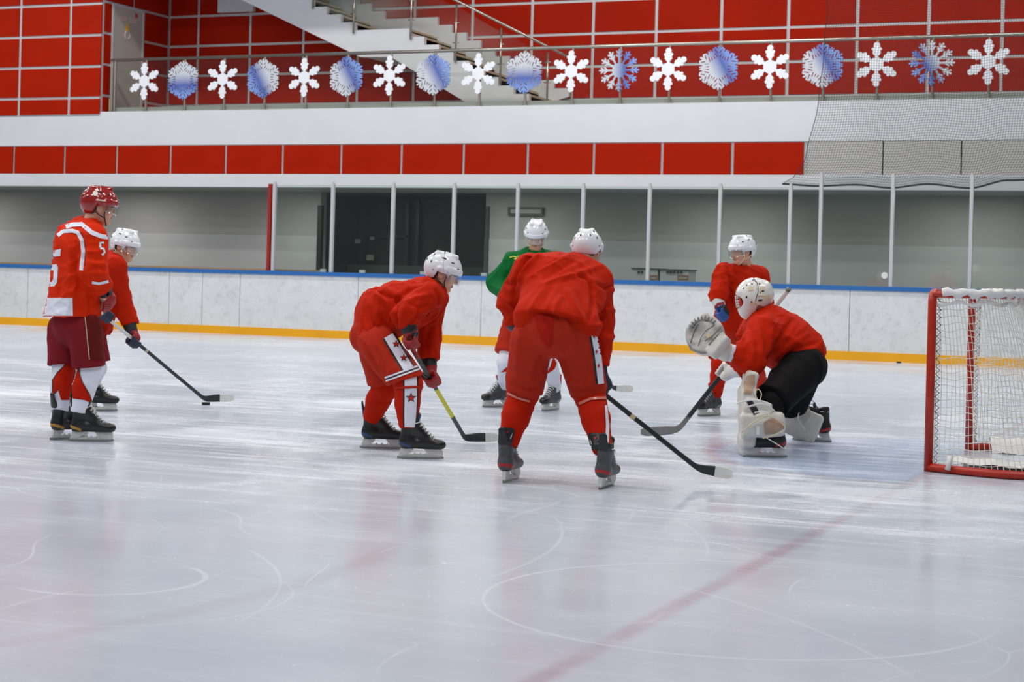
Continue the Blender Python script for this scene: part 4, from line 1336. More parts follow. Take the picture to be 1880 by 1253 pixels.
def add_glove(person, palm, wrist, shaft, mats, side, h=.006):
    """closed hand in a padded glove: four fingers round the shaft, thumb from the side of the palm"""
    z = nrm(shaft); x = palm - wrist; x = nrm(x - z * (x @ z)); y = np.cross(z, x)
    R = np.array([x, y, z]); s = 1 if side == 'left' else -1
    wl = (np.asarray(wrist) - palm) @ R.T
    o = []
    U = lambda f, k=.010: o.append(('u', k, f))
    sy = s
    U(p_box((-.040, 0, 0), I3, (.026, .036, .050), .02), .01)
    for i, (zz, ln) in enumerate(((.040, .95), (.014, 1.05), (-.013, 1.0), (-.039, .85))):
        a, b, c, d = (-.020, sy * .034, zz), (.022 * ln, sy * .044, zz), (.046 * ln, sy * .006, zz), (.026 * ln, -sy * .032, zz * .96)
        U(p_cone(a, b, .0165, .0165), .004); U(p_cone(b, c, .0165, .0155), .004); U(p_cone(c, d, .0155, .0140), .004)
        U(p_box((.004, sy * .050, zz), I3, (.022, .012, .0115), .006), .004)      # padded roll on the back of the finger
    U(p_cone((-.046, -sy * .026, .030), (-.012, -sy * .048, .058), .019, .017), .008)
    U(p_cone((-.012, -sy * .048, .058), (.026, -sy * .034, .060), .017, .014), .006)
    cd = nrm(wl); wl2 = wl + cd * .045
    U(p_cone(V(-.05, 0, 0), wl * .75, .042, .050), .02)
    n_cut = cd
    U(p_cone(wl * .70, wl2, .054, .066, cuts=[(wl2, n_cut)]), .012)
    o.append(('s', .004, p_cone((0, 0, -.12), (0, 0, .12), .012, .012)))
    lo, hi = bounds([V(-.08, -.07, -.07), V(.07, .07, .08), wl2], .075)
    v, q = sdf_mesh(o, lo, hi, h)
    me = make_mesh('glove', v, q)
    c = v[q].mean(1)
    mi = np.zeros(len(c), int)
    along = c @ cd
    mi[along > np.linalg.norm(wl) * .62] = 1
    mi[(c[:, 1] * sy < -.012) & (along <= np.linalg.norm(wl) * .55) & (c[:, 0] < .02)] = 2
    for m_ in mats: me.materials.append(m_)
    me.polygons.foreach_set('material_index', mi.astype(np.int32))
    return put('glove', me, mat4(R, palm), person)

def make_stick(label, butt, heel, toe, segs, blade_mat, tape=None, r=(.0105, .015), tape_from=0.55, butt_mat=None):
    """hockey stick: shaft butt->heel, blade heel->toe"""
    butt, heel, toe = map(lambda p: np.asarray(p, float), (butt, heel, toe))
    root = empty('hockey_stick', heel); tag(root, label, 'hockey stick', 'hockey sticks')
    ax = nrm(heel - butt); bd = nrm(toe - heel); side = nrm(np.cross(ax, bd)); wd = np.cross(side, ax)
    def bar(a, b, name, m_, k=1.0):
        mb = MB(); vs_ = []
        for p in (a, b):
            for i, j in ((1, 1), (1, .4), (.4, -1), (-.4, -1), (-1, -.4), (-1, 1)):
                pass
            for ang in np.linspace(0, 2 * math.pi, 12, endpoint=False):
                c_, s_ = math.cos(ang), math.sin(ang)
                q = (abs(c_) ** 4 + abs(s_) ** 4) ** -.25
                vs_.append(tuple(p + side * r[0] * k * q * c_ + wd * r[1] * k * q * s_))
        n = 12
        fs_ = [tuple(range(n - 1, -1, -1)), tuple(range(n, 2 * n))] + [(i, (i + 1) % n, (i + 1) % n + n, i + n) for i in range(n)]
        mb.add(vs_, fs_); return mb.build(name, m_, root)
    L = heel - ax * .13 + UPV * .012 - butt
    for t0, t1, m_, nm in segs:
        bar(butt + L * t0, butt + L * t1, nm, m_, 1.0 if nm == 'shaft' else 1.04)
    mb = MB().tube([butt - ax * .004, butt + ax * .03], .021, 10); mb.build('end_knob', butt_mat or M['tape_white'], root, True)
    # blade: swept from the shaft round the heel to the toe, slightly curved
    bl = np.linalg.norm(toe - heel)
    up = nrm(UPV - bd * (UPV @ bd)); th = nrm(np.cross(bd, up))
    ctr = [heel - ax * .16 + up * .012, heel - ax * .07 + up * .014, heel - ax * .015 + bd * .012 + up * .026, heel + bd * .075 + up * .034, heel + bd * bl * .55 + up * .035, heel + bd * bl * .85 + up * .036, heel + bd * bl + up * .038]
    hw = [r[1], r[1] * 1.15, .027, .033, .034, .032, .020]; tk = [r[0] * 1.02, r[0] * 1.02, .010, .0075, .0065, .006, .0055]
    N_ = 36
    cc = catmull(ctr, N_); hs_ = catmull([(a_, b_) for a_, b_ in zip(hw, tk)], N_)
    def blade_piece(name, i0, m_, grow):
        mb = MB(); vs_, fs_ = [], []
        for i in range(i0, N_ + 1):
            t_ = nrm(cc[min(i + 1, N_)] - cc[max(i - 1, 0)]); n_ = nrm(np.cross(th, t_)); x_ = max(0, (cc[i] - heel) @ bd)
            c_ = cc[i] + th * .05 * (x_ / bl) ** 2
            h_, w_ = hs_[i][0] + grow, hs_[i][1] + grow
            for e, f in ((1, .6), (1, -.6), (.85, -1), (-.85, -1), (-1, -.6), (-1, .6), (-.85, 1), (.85, 1)):
                vs_.append(tuple(c_ + n_ * h_ * e + th * w_ * f))
        n = N_ + 1 - i0
        for i in range(n - 1):
            for k in range(8):
                k2 = (k + 1) % 8; fs_.append((i * 8 + k, i * 8 + k2, i * 8 + 8 + k2, i * 8 + 8 + k))
        fs_ += [tuple(range(7, -1, -1)), tuple((n - 1) * 8 + k for k in range(8))]
        mb.add(vs_, fs_); return mb.build(name, m_, root)
    blade_piece('blade', 0, blade_mat, 0.0)
    if tape is not None:
        i0 = min(range(N_), key=lambda i: abs((cc[i] - heel) @ bd - bl * tape_from))
        blade_piece('blade_tape', i0, tape, .0018)
    return root

def sculpt(o, folds):
    """press creases and ridges into a garment along lines on its surface: (line, height m, width m)"""
    bv_ = bvh_of([o]); me = o.data
    co = np.empty(len(me.vertices) * 3); me.vertices.foreach_get('co', co); co = co.reshape(-1, 3)
    no = np.empty(len(me.vertices) * 3); me.vertices.foreach_get('normal', no); no = no.reshape(-1, 3)
    disp = np.zeros(len(co))
    for line, amp, wid in folds:
        pts = []
        for (u0, v0), (u1, v1) in zip(line[:-1], line[1:]):
            for t in np.linspace(0, 1, max(2, int(math.hypot(u1 - u0, v1 - v0) / 3)), endpoint=False): pts.append((u0 + (u1 - u0) * t, v0 + (v1 - v0) * t))
        pts.append(line[-1]); hit = []
        for q in pts:
            loc, nor, i_, d_ = bv_.ray_cast(Vector(CPOS), Vector(ray(*q)).normalized())
            if loc is not None: hit.append(tuple(loc))
        if len(hit) < 2: continue
        hit = np.array(hit); n_ = len(hit)
        lo_, hi_ = hit.min(0) - 3 * wid, hit.max(0) + 3 * wid
        ids = np.where(((co > lo_) & (co < hi_)).all(1))[0]
        if len(ids) == 0: continue
        dm = np.linalg.norm(co[ids][:, None, :] - hit[None], axis=2)
        k_ = dm.argmin(1); d_ = dm.min(1)
        fade = np.sin(np.pi * np.clip((k_ + 1.5) / (n_ + 2), 0, 1)) ** .5
        disp[ids] += amp * fade * (1.25 * np.exp(-(d_ / (.75 * wid)) ** 1.15) - .35 * np.exp(-((d_ - 1.7 * wid) / wid) ** 2))
    co += no * disp[:, None]
    me.vertices.foreach_set('co', co.ravel()); me.update()

class Person: pass
def skater(label, D, px, gaze, gup, feet, opt):
    """px: joints as (u, v, extra depth); feet: ((ground px), toe angle, tilt) for right and left"""
    J = {k: at_depth(u, v, D + dz) for k, (u, v, dz) in px.items()}
    pr_ = Person(); pr_.J = J
    base = on_z(*feet[0][0]) * .5 + on_z(*feet[1][0]) * .5
    up_t = nrm(J['neck'] - J['pelvis']); lat = J['ls'] - J['rs']; lat = nrm(lat - up_t * (lat @ up_t)); fr = np.cross(lat, up_t)
    pr_.lat, pr_.up, pr_.fr = lat, up_t, fr
    HR = frame(gaze, gup); hs = opt.get('head', 1.0)
    Wf = {}
    for s, f in (('r', feet[0]), ('l', feet[1])):
        g = on_z(*f[0]); th, tilt = math.radians(f[1]), f[2]
        t = RGT * math.cos(th) + FWD * math.sin(th); l_ = np.cross(UPV, t)
        u = nrm(UPV + l_ * math.tan(math.radians(tilt)))
        J[s + 'a'] = g - t * .062 + u * .20
        J[s + 'f'] = g + t * .10 + u * .100
    # --- body: one continuous figure from crown to feet
    ops = []
    U = lambda f, k=.05: ops.append(('u', k, f))
    ch = J['pelvis'] * .35 + J['neck'] * .65
    U(p_econe(J['pelvis'], ch, lat, fr, (.15, .11), (.155, .11)))
    U(p_econe(ch, J['neck'] - up_t * .04, lat, fr, (.155, .11), (.09, .06)))
    U(p_cone(J['rs'], J['ls'], .06, .06))
    for s in 'rl':
        U(p_cone(J[s + 's'], J[s + 'e'], .052, .042), .03); U(p_cone(J[s + 'e'], J[s + 'w'], .040, .028), .02)
        U(p_cone(J[s + 'w'], J[s + 'w'] * .45 + J[s + 'p'] * .55, .028, .024), .015)
        U(p_cone(J['pelvis'], J[s + 'h'], .10, .085), .04); U(p_cone(J[s + 'h'], J[s + 'k'], .080, .055), .03)
        U(p_cone(J[s + 'k'], J[s + 'a'], .053, .030), .02); U(p_cone(J[s + 'a'] - UPV * .085, J[s + 'f'], .024, .020), .012); U(p_cone(J[s + 'a'], J[s + 'a'] - UPV * .085, .030, .026), .01)
    U(p_cone(J['neck'] - up_t * .05, J['neck'], .06, .06), .03)
    lo, hi = bounds(list(J.values()), .14)
    bv, bq = sdf_mesh(ops, lo, hi, .017)
    nbl = (J['neck'] - up_t * .02 - J['head']) @ HR.T / hs
    ho = head_ops(tuple(nbl))
    l2, h2 = bounds([(-.12, -.1, -.13), (.13, .1, .135), nbl], .06)
    hv_, hq_ = sdf_mesh(ho, l2, h2, .0048)
    hm = head_face_mat(hv_[hq_].mean(1))
    hv_w = J['head'] + (hv_ * hs) @ HR
    vv = np.concatenate([bv, hv_w]) - base
    qq = np.concatenate([bq, hq_ + len(bv)])
    me = make_mesh('person', vv, qq)
    root = link('person', me, [M['skin'], M['lip'], M['brow'], M['eye'], M['iris']])
    me.polygons.foreach_set('material_index', np.concatenate([np.zeros(len(bq), int), hm]).astype(np.int32))
    root.matrix_world = Matrix.Translation(Vector(base))
    tag(root, label, 'person', 'ice hockey players')
    pr_.root, pr_.HR = root, HR
    H4 = mat4(HR, J['head'], hs)
    put('hair', hair_me, H4, root)
    if opt.get('helmet'):
        hel = put('helmet', helmet_me[opt['helmet']], H4, root)
        put_sub('vent', vent_me, hel)['kind'] = 'stuff'
        if opt.get('visor', True): put_sub('visor', visor_me, hel)
        put_sub('chin_strap', strap_me[opt.get('strap', 'black')], hel)
        pr_.helmet = hel
    # --- jersey
    jo = opt['jersey']
    hem = at_depth(jo['hem'][0], jo['hem'][1], D + jo['hem'][2]); hn = np.asarray(jo.get('hem_n', -up_t), float)
    wc, dc = jo.get('chest', (.225, .165)); wh, dh = jo.get('hemr', (.24, .19))
    ops = []
    U = lambda f, k=.05: ops.append(('u', k, f))
    chj = J.get('chest', J['pelvis'] * .30 + J['neck'] * .70)
    low = hem + nrm(hem - chj) * .08
    if 'mid' in jo:
        (mu, mv, mz), mr_ = jo['mid']; md = at_depth(mu, mv, D + mz)
        U(p_econe(chj, md, lat, fr, (wc, dc), mr_))
        dn = nrm(hem - md); f2 = nrm(np.cross(lat, -dn))
        U(p_econe(md, hem + dn * .08, lat, f2, mr_, (wh, dh)), .04)
    else:
        U(p_econe(chj, low, lat, fr, (wc, dc), (wh, dh)))
    ops.append(('i', .012, p_plane(hem, nrm(hn))))
    U(p_econe(chj, J['neck'] - up_t * .055, lat, fr, (wc, dc), (.12, .085)), .06)
    sr = jo.get('sh', .092)
    U(p_cone(J['rs'] - up_t * .0, J['ls'], sr, sr), .07)
    rs_ = jo.get('sleeve', (.095, .088, .074))
    for s in 'rl':
        cutd = nrm(J[s + 'w'] - J[s + 'e'])
        U(p_cone(J[s + 's'], J[s + 'e'], rs_[0], rs_[1]), jo.get('ka', .022))
        U(p_cone(J[s + 'e'], J[s + 'w'], rs_[1], rs_[2], cuts=[(J[s + 'w'] - cutd * .015, cutd)]), .03)
    for c_, r_, k_ in jo.get('extra', []):
        U(p_cone(at_depth(c_[0][0], c_[0][1], D + c_[0][2]), at_depth(c_[1][0], c_[1][1], D + c_[1][2]), r_[0], r_[1]), k_)
    for w_ in jo.get('wr', [wrinkles(opt['seed'], .015, .20), wrinkles(opt['seed'] + 50, .009, .10)]):
        ops.append(('add', 0, w_))
    nk = nrm(J['head'] - J['neck'])
    ops.append(('s', .012, p_cone(J['neck'] + nk * .03, J['neck'] + nk * .25, .066, .09)))
    pts = [J[k] for k in ('rs', 'ls', 're', 'le', 'rw', 'lw', 'neck')] + [chj, hem]
    lo, hi = bounds(pts, .27)
    pr_.jersey = sdf_obj('jersey', ops, lo, hi, jo.get('h', .0105), jo['mat'], root)
    if 'folds' in jo: sculpt(pr_.jersey, jo['folds'])
    # --- shorts
    so = opt['shorts']
    ops = []
    ln = so.get('len', .88); tr = so.get('r', (.150, .130))
    wt = so.get('waist', (.20, .155))
    U(p_econe(J['pelvis'] + up_t * .13, J['pelvis'] - up_t * .03, lat, fr, (wt[0] * .95, wt[1] * .95), wt), .04)
    ends = {}
    for s in 'rl':
        e = J[s + 'h'] + (J[s + 'k'] - J[s + 'h']) * ln; d_ = nrm(J[s + 'k'] - J[s + 'h'])
        ends[s] = e
        cn = so.get('cutn', {}).get(s, d_)
        U(p_cone(J[s + 'h'], e + d_ * .1, tr[0], tr[1], cuts=[(e, nrm(cn))]), .035)
    ops.append(('add', 0, wrinkles(opt['seed'] + 9, so.get('wa', .008), .17)))
    lo, hi = bounds([J['pelvis'] + up_t * .13, J['pelvis']] + [ends['r'], ends['l'], J['rh'], J['lh']], .22)
    pr_.shorts = sdf_obj('shorts', ops, lo, hi, .0105, so['mat'], root)
    if 'folds' in so: sculpt(pr_.shorts, so['folds'])
    # --- socks over shin guards
    ko = opt['socks']; pr_.sock = {}
    for s in 'rl':
        ops = []
        k_, a_ = J[s + 'k'], J[s + 'a']; d_ = nrm(a_ - k_)
        bend = nrm(nrm(J[s + 'h'] - k_) + nrm(a_ - k_)); front = -bend if np.linalg.norm(nrm(J[s + 'h'] - k_) + nrm(a_ - k_)) > .08 else fr
        kr, cr_, ar = ko.get('r', (.088, .080, .058))
        top = k_ + (J[s + 'h'] - k_) * .30
        cf = k_ + (a_ - k_) * .42 - front * .012
        bot = k_ + (a_ - k_) * ko.get('end', .93)
        U(p_cone(top, k_, kr * 1.1, kr), .03); U(p_cone(k_, cf, kr, cr_), .03)
        U(p_cone(cf, bot + d_ * .05, cr_, ar, cuts=[(bot, d_)]), .03)
        U(p_cone(k_ + front * .022, k_ + (a_ - k_) * .7 + front * .018, .066, .044), .03)
        ops.append(('add', 0, wrinkles(opt['seed'] + 20, .005, .10, dirs=[d_, d_ + .4 * lat])))
        lo, hi = bounds([top, bot, cf], .13)
        pr_.sock[s] = sdf_obj('sock', ops, lo, hi, .0085, ko['mat'], root)
    # --- skates
    pr_.skW = {}
    for s, f in (('r', feet[0]), ('l', feet[1])):
        pr_.skW[s] = add_skate(root, on_z(*f[0]), f[1], opt['boot'], f[2])
    # --- gloves
    for s, nm in (('r', 'right'), ('l', 'left')):
        if s + 'shaft' in opt:
            g = add_glove(root, J[s + 'p'], J[s + 'w'], opt[s + 'shaft'], opt['gloves'], nm)
            setattr(pr_, 'glove_' + s, g)
    return pr_

boot_std = boot_mesh([M['boot'], M['boot_blue'], M['boot_blue'], M['boot']])
boot_gold = boot_mesh([M['boot'], M['boot_gold'], M['boot'], M['boot']])
boot_red = boot_mesh([M['boot_grey'], M['boot_red'], M['boot'], M['boot']])
boot_silver = boot_mesh([M['boot_grey'], M['boot_silver'], M['boot_red'], M['boot']])
boot_goalie = boot_mesh([M['boot'], M['boot_red'], M['boot'], M['boot']], gv, gq)
def sdir(u0, v0, d0, u1, v1, d1): return nrm(at_depth(u1, v1, d1) - at_depth(u0, v0, d0))
def scr(r, a, z): return nrm(RGT * r + FWD * a + UPV * z)
# ------------------------------------------------------------------ player with the red helmet (standing, back turned)
DN = -UPV
p1 = skater('player in red helmet standing with back turned, white number 5 on red jersey', 13.05, {
    'pelvis': (137, 590, .06), 'neck': (166, 408, .04), 'head': (183, 381, .06), 'chest': (148, 450, .06),
    'rs': (172, 437, -.10), 'ls': (134, 436, .26), 're': (171, 498, -.16), 'le': (128, 500, .42),
    'rw': (191, 531, -.02), 'lw': (172, 545, .42), 'rp': (196, 552, .04), 'lp': (190, 556, .36),
    'rh': (156, 606, -.03), 'lh': (118, 606, .17), 'rk': (163, 680, -.02), 'lk': (118, 676, .14)},
    scr(.92, .38, -.12), UPV, (((161, 811), 6, 0), ((121, 807), 48, 0)), dict(
    seed=3, helmet='red', strap='black', boot=boot_gold, gloves=[M['glove_red'], M['glove_black'], M['glove_tan']],
    rshaft=scr(-.2, .8, -.5), lshaft=scr(.3, .8, -.4),
    jersey=dict(mat=M['jersey_bright'], hem=(134, 580, .06), hem_n=DN, chest=(.205, .165), hemr=(.225, .20), sleeve=(.094, .088, .078), sh=.088, folds=[([(150, 432), (154, 455), (153, 480), (152, 500), (160, 518)], -.020, .022), ([(138, 462), (141, 500), (150, 560)], -.010, .03), ([(128, 450), (128, 500), (126, 545)], .010, .035), ([(165, 470), (178, 478), (194, 474)], -.010, .02), ([(160, 500), (175, 492), (195, 497)], -.010, .018), ([(100, 480), (110, 520), (106, 560)], -.008, .03), ([(160, 530), (166, 555), (164, 578)], -.012, .02)]),
    shorts=dict(mat=M['short_maroon'], len=.92, r=(.125, .118), waist=(.185, .15), wa=.006), socks=dict(mat=M['white_cloth'], r=(.082, .078, .060), end=.98)))
r1 = p1.root
def decal_outline(poly, b_, parent):
    ring = [tuple(q) for q in poly] + [tuple(poly[0])]
    decal('flame_outline', quad_strip(ring[:len(ring) // 2 + 1], 1.3), None, M['print_black'], parent, .006, 3.0, b_)
    decal('flame_outline', quad_strip(ring[len(ring) // 2:], 1.3), None, M['print_black'], parent, .006, 3.0, b_)
bj = bvh_of([p1.jersey])
W_ = M['white_cloth']
decal('stripe', quad_strip([(121, 417), (132, 413), (150, 412), (160, 420), (168, 427), (185, 434), (198, 436)], 8), None, W_, r1, bvh=bj)
decal('stripe', quad_strip([(106, 433), (116, 425), (133, 424), (143, 427), (150, 440), (153, 462), (151, 480), (149, 497)], 7), None, W_, r1, bvh=bj)
decal('hem_patch', [(76, 547), (133, 547), (134, 580), (76, 580)], None, W_, r1, bvh=bj)
# number 5 on the back, wrapping out of sight on the left, and on the sleeve
decal('number', [(99, 460), (112, 457), (111, 470), (97, 472)], None, W_, r1, bvh=bj)
decal('number', [(93, 487), (104, 485), (107, 491), (105, 519), (100, 526), (84, 527), (84, 520), (95, 518), (98, 513), (99, 497), (92, 497)], None, W_, r1, bvh=bj)
decal('sleeve_number', quad_strip([(191, 446), (184, 446), (184, 455)], 4), None, W_, r1, bvh=bj, L=3)
decal('sleeve_number', quad_strip([(184, 456), (190, 457), (192, 463), (187, 469)], 4), None, W_, r1, bvh=bj, L=3)
decal('cuff_stripe', quad_strip([(169, 519), (182, 521), (199, 517)], 5), None, W_, r1, bvh=bj)
bs = bvh_of([p1.shorts])
decal('piping', quad_strip([(156, 581), (160, 620), (164, 661)], 1.6), None, M['glove_tan'], r1, bvh=bs, L=3)
M['short_dark'] = cloth('shorts_brown_side', srgb(96, 24, 22))
decal('side_panel', [(157, 581), (192, 581), (196, 662), (165, 662), (161, 620)], None, M['short_dark'], r1, bvh=bs)
bl_, br_ = bvh_of([p1.sock['l']]), bvh_of([p1.sock['r']])
fl_l = [(129, 656), (136, 672), (138, 684), (134, 700), (130, 735), (112, 735), (107, 716), (97, 727), (97, 698), (106, 684), (118, 672)]
fl_r = [(145, 668), (147, 690), (152, 704), (164, 724), (170, 742), (155, 735), (139, 720), (134, 732), (130, 735), (132, 705), (138, 684), (142, 672)]
for poly, b_ in ((fl_l, bl_), (fl_r, br_)):
    decal('flame', poly, None, M['sock_red'], r1, .004, bvh=b_); decal_outline(poly, b_, r1)
decal('helmet_badge', [(175 + 5 * math.cos(a), 355.5 + 4.6 * math.sin(a)) for a in np.linspace(0, 6.28, 14)[:-1]], [p1.helmet], M['signwhite'], p1.helmet, L=3)
decal('helmet_band', [(177, 366), (195, 368), (195, 370.5), (177, 368.5)], [p1.helmet], M['pink'], p1.helmet, L=3)

# ------------------------------------------------------------------ player partly hidden behind him, leaning on a stick
d2h, d2t = 15.32, 16.35
s2a, s2b = (191, 579), (379, 737)
dd = lambda u: d2h + (d2t - d2h) * (u - 191) / (379 - 191)
sh2 = sdir(191, 579, dd(191), 379, 737, dd(379))
p2 = skater('player in white helmet and red jersey leaning forward behind the red helmeted one', 15.70, {
    'pelvis': (158, 602, .05), 'neck': (212, 474, 0), 'head': (230, 453, 0), 'chest': (196, 515, .02),
    'rs': (212, 490, -.19), 'ls': (204, 484, .20), 're': (222, 545, -.06), 'le': (178, 540, .22),
    'rw': (238, 597, -.04), 'lw': (183, 566, .02), 'rp': (247, 626, dd(247) - 15.70), 'lp': (193, 581, dd(193) - 15.70),
    'rh': (160, 612, -.13), 'lh': (152, 612, .15), 'rk': (176, 676, -.14), 'lk': (158, 674, .18)},
    scr(.86, -.28, -.22), UPV, (((176, 755), 8, 0), ((140, 749), 15, 0)), dict(
    seed=14, helmet='white', strap='cream', visor=True, boot=boot_std, gloves=[M['glove_navy'], M['glove_black'], M['glove_red']],
    rshaft=-sh2, lshaft=-sh2,
    jersey=dict(mat=M['jersey_red'], hem=(166, 596, .05), chest=(.205, .165), hemr=(.22, .18), sleeve=(.092, .082, .064)),
    shorts=dict(mat=M['short_maroon']), socks=dict(mat=M['white_cloth'])))
make_stick('hockey stick with white upper shaft reaching the puck on the left', at_depth(186, 575, dd(186)), at_depth(379, 739, dd(379)), at_depth(423, 737, 16.55),
           [(0, .36, M['stick_white'], 'shaft'), (.36, 1, M['carbon'], 'shaft'), (.44, .46, M['glove_tan'], 'label_print')], M['carbon'], M['tape_white'], tape_from=.5)

# ------------------------------------------------------------------ crouching player in profile
d3 = 12.70
st3 = lambda u: 12.40 + (13.55 - 12.40) * (u - 757) / (856 - 757)
sh3 = sdir(757, 645, st3(757), 856, 813, st3(856))
p3 = skater('bent over player in profile with starred white side stripes, holding yellow black stick', d3, {
    'pelvis': (688, 608, .0), 'neck': (797, 528, .0), 'head': (813, 503, .0), 'chest': (757, 558, .0),
    'rs': (786, 545, -.20), 'ls': (797, 548, .20), 're': (744, 577, -.34), 'le': (788, 612, .20),
    'rw': (750, 601, -.34), 'lw': (787, 664, .14), 'rp': (757, 626, st3(757) - d3 - .04), 'lp': (792, 697, st3(790) - d3),
    'rh': (694, 632, -.15), 'lh': (690, 632, .13), 'rk': (750, 704, -.32), 'lk': (708, 709, .20)},
    scr(.93, .06, -.30), scr(.25, 0, 1), (((765, 843), 3, 0), ((695, 824), 3, 0)), dict(
    seed=31, helmet='white', strap='black', boot=boot_std, gloves=[M['glove_red'], M['glove_black'], M['glove_black']],
    rshaft=-sh3, lshaft=-sh3,
    jersey=dict(mat=M['jersey_red'], hem=(685, 618, 0), hem_n=scr(-.12, 0, -1), mid=((704, 573, 0), (.20, .165)), chest=(.20, .165), hemr=(.20, .145), sh=.085, sleeve=(.098, .080, .080), h=.0085,
                folds=[([(690, 530), (714, 544), (734, 552)], -.022, .022), ([(689, 540), (710, 557), (722, 580)], .016, .025), ([(730, 552), (747, 537), (774, 524), (783, 516)], -.016, .02),
                       ([(737, 556), (764, 546), (791, 541)], .012, .022), ([(728, 556), (724, 581), (728, 605)], -.045, .028), ([(768, 572), (764, 589), (745, 602)], -.016, .018),
                       ([(806, 566), (781, 581), (767, 584)], -.02, .02), ([(677, 567), (685, 592), (697, 612)], -.012, .02), ([(664, 580), (672, 600), (678, 615)], .010, .02), ([(700, 580), (708, 600), (716, 618)], -.014, .02),
                       ([(800, 535), (806, 548), (804, 560)], -.012, .018), ([(755, 560), (770, 566), (790, 560)], -.010, .016), ([(790, 600), (782, 625), (785, 650)], -.012, .02)]),
    shorts=dict(mat=M['short_red'], r=(.135, .120), len=.90, waist=(.185, .14), cutn={'r': scr(.33, 0, -.95)}, folds=[([(664, 628), (684, 660), (700, 690)], -.014, .02), ([(700, 630), (715, 655), (722, 685)], .010, .03), ([(690, 640), (705, 668), (708, 690)], -.010, .02)]), socks=dict(mat=M['sock_red'], r=(.092, .084, .056), end=.96)))
r3 = p3.root
bs = bvh_of([p3.shorts])
decal('side_stripe_edge', quad_strip([(713, 617), (728, 642), (750, 678)], 25), None, M['print_black'], r3, .002, bvh=bs)
decal('side_stripe', quad_strip([(713, 617), (728, 642), (750, 678)], 18), None, W_, r3, .005, bvh=bs)
for cx, cy in ((727, 632.5), (741, 658)):
    decal('star_outline', star(cx, cy, 7.5), None, M['print_black'], r3, .007, L=3, bvh=bs); decal('star', star(cx, cy, 5), None, M['star_red'], r3, .009, L=3, bvh=bs)
a_, b_ = np.array((707, 694)), np.array((772, 671)); nn = np.array((.32, .95))
for off, w, m_ in ((0, 3.2, W_), (3.6, 2.2, M['print_black']), (6.0, 3.2, W_)):
    decal('hem_band', quad_strip([a_ + nn * off, b_ + nn * off], w), None, m_, r3, .006, bvh=bs)
bk = bvh_of([p3.sock['r']])
sp = [(754, 672), (754, 700), (754, 730), (753, 760), (752, 785)]
decal('sock_stripe_edge', quad_strip(sp, [28, 28, 28, 27, 24]), None, M['print_black'], r3, .002, bvh=bk)
decal('sock_stripe', quad_strip(sp, [22, 22, 22, 21, 18]), None, W_, r3, .005, bvh=bk)
decal('star_outline', star(754.5, 731, 10), None, M['print_black'], r3, .007, L=3, bvh=bk); decal('star', star(754.5, 731, 6.5), None, M['star_red'], r3, .009, L=3, bvh=bk)
decal('knee_strap', quad_strip([(700, 710), (718, 714), (740, 712), (776, 711)], 4), None, M['short_red'], r3, .010, bvh=bk)
make_stick('hockey stick with yellow and black shaft held by the bent over player', at_depth(753, 634, st3(753)), at_depth(856, 812, st3(856)), at_depth(912, 811, 13.62),
           [(0, .14, M['glove_red'], 'grip_tape'), (0, .48, M['carbon'], 'shaft'), (.48, .80, M['stick_yellow'], 'shaft'), (.80, 1, M['carbon'], 'shaft')], M['carbon'], M['tape_white'], tape_from=.58)

# ------------------------------------------------------------------ player in green, half hidden
d4 = 17.15
st4 = lambda u: 16.75 + (18.05 - 16.75) * (u - 985) / (1132 - 985)
sh4 = sdir(985, 575, st4(985), 1132, 720, st4(1132))
p4 = skater('player in green jersey and white helmet half hidden behind the central one', d4, {
    'pelvis': (967, 585, .10), 'neck': (982, 462, -.02), 'head': (984, 434, -.06), 'chest': (978, 500, 0),
    'rs': (944, 480, .0), 'ls': (1020, 480, .04), 're': (912, 520, .06), 'le': (1052, 528, .05),
    'rw': (954, 560, -.30), 'lw': (1030, 590, -.30), 'rp': (985, 575, -.40), 'lp': (1025, 614, st4(1025) - d4),
    'rh': (948, 596, .10), 'lh': (990, 596, .10), 'rk': (928, 664, -.04), 'lk': (1008, 664, -.12)},
    scr(-.08, -.9, -.40), scr(0, -.3, 1), (((915, 748), 214, 0), ((1013, 754), 238, 0)), dict(
    seed=44, helmet='white', strap='cream', boot=boot_silver, gloves=[M['glove_red'], M['glove_black'], M['glove_tan']], rshaft=-sh4, lshaft=-sh4,
    jersey=dict(mat=M['jersey_green'], hem=(968, 588, .08), chest=(.215, .165), hemr=(.225, .185)),
    shorts=dict(mat=M['short_red'], r=(.135, .130), len=.80), socks=dict(mat=M['white_cloth'], r=(.078, .070, .052), end=1.0)))
r4 = p4.root
bc4 = bvh_of([p4.jersey])
for q in ([(936, 473), (943, 471), (949, 473)], [(944, 476), (950, 475)], [(951, 470), (953, 475)], [(955, 475), (957, 470), (960, 475)], [(962, 471), (967, 471), (963, 475)]):
    decal('chest_print', quad_strip(q, 2.0), None, M['stick_yellow'], r4, .004, 3.0, bc4)
for s, poly in (('r', [(919, 684), (936, 670), (936, 682)]), ('l', [(1000, 690), (1010, 674), (1016, 655), (1022, 668), (1018, 678)])):
    decal('flame', poly, [p4.sock[s]], M['sock_red'], r4, .004, L=3)
make_stick('dark hockey stick with white blade held by the player in green', at_depth(976, 566, st4(976)), at_depth(1130, 719, st4(1130)), at_depth(1157, 720, 18.10),
           [(0, 1, M['carbon'], 'shaft')], M['carbon'], M['tape_white'], tape_from=.02)

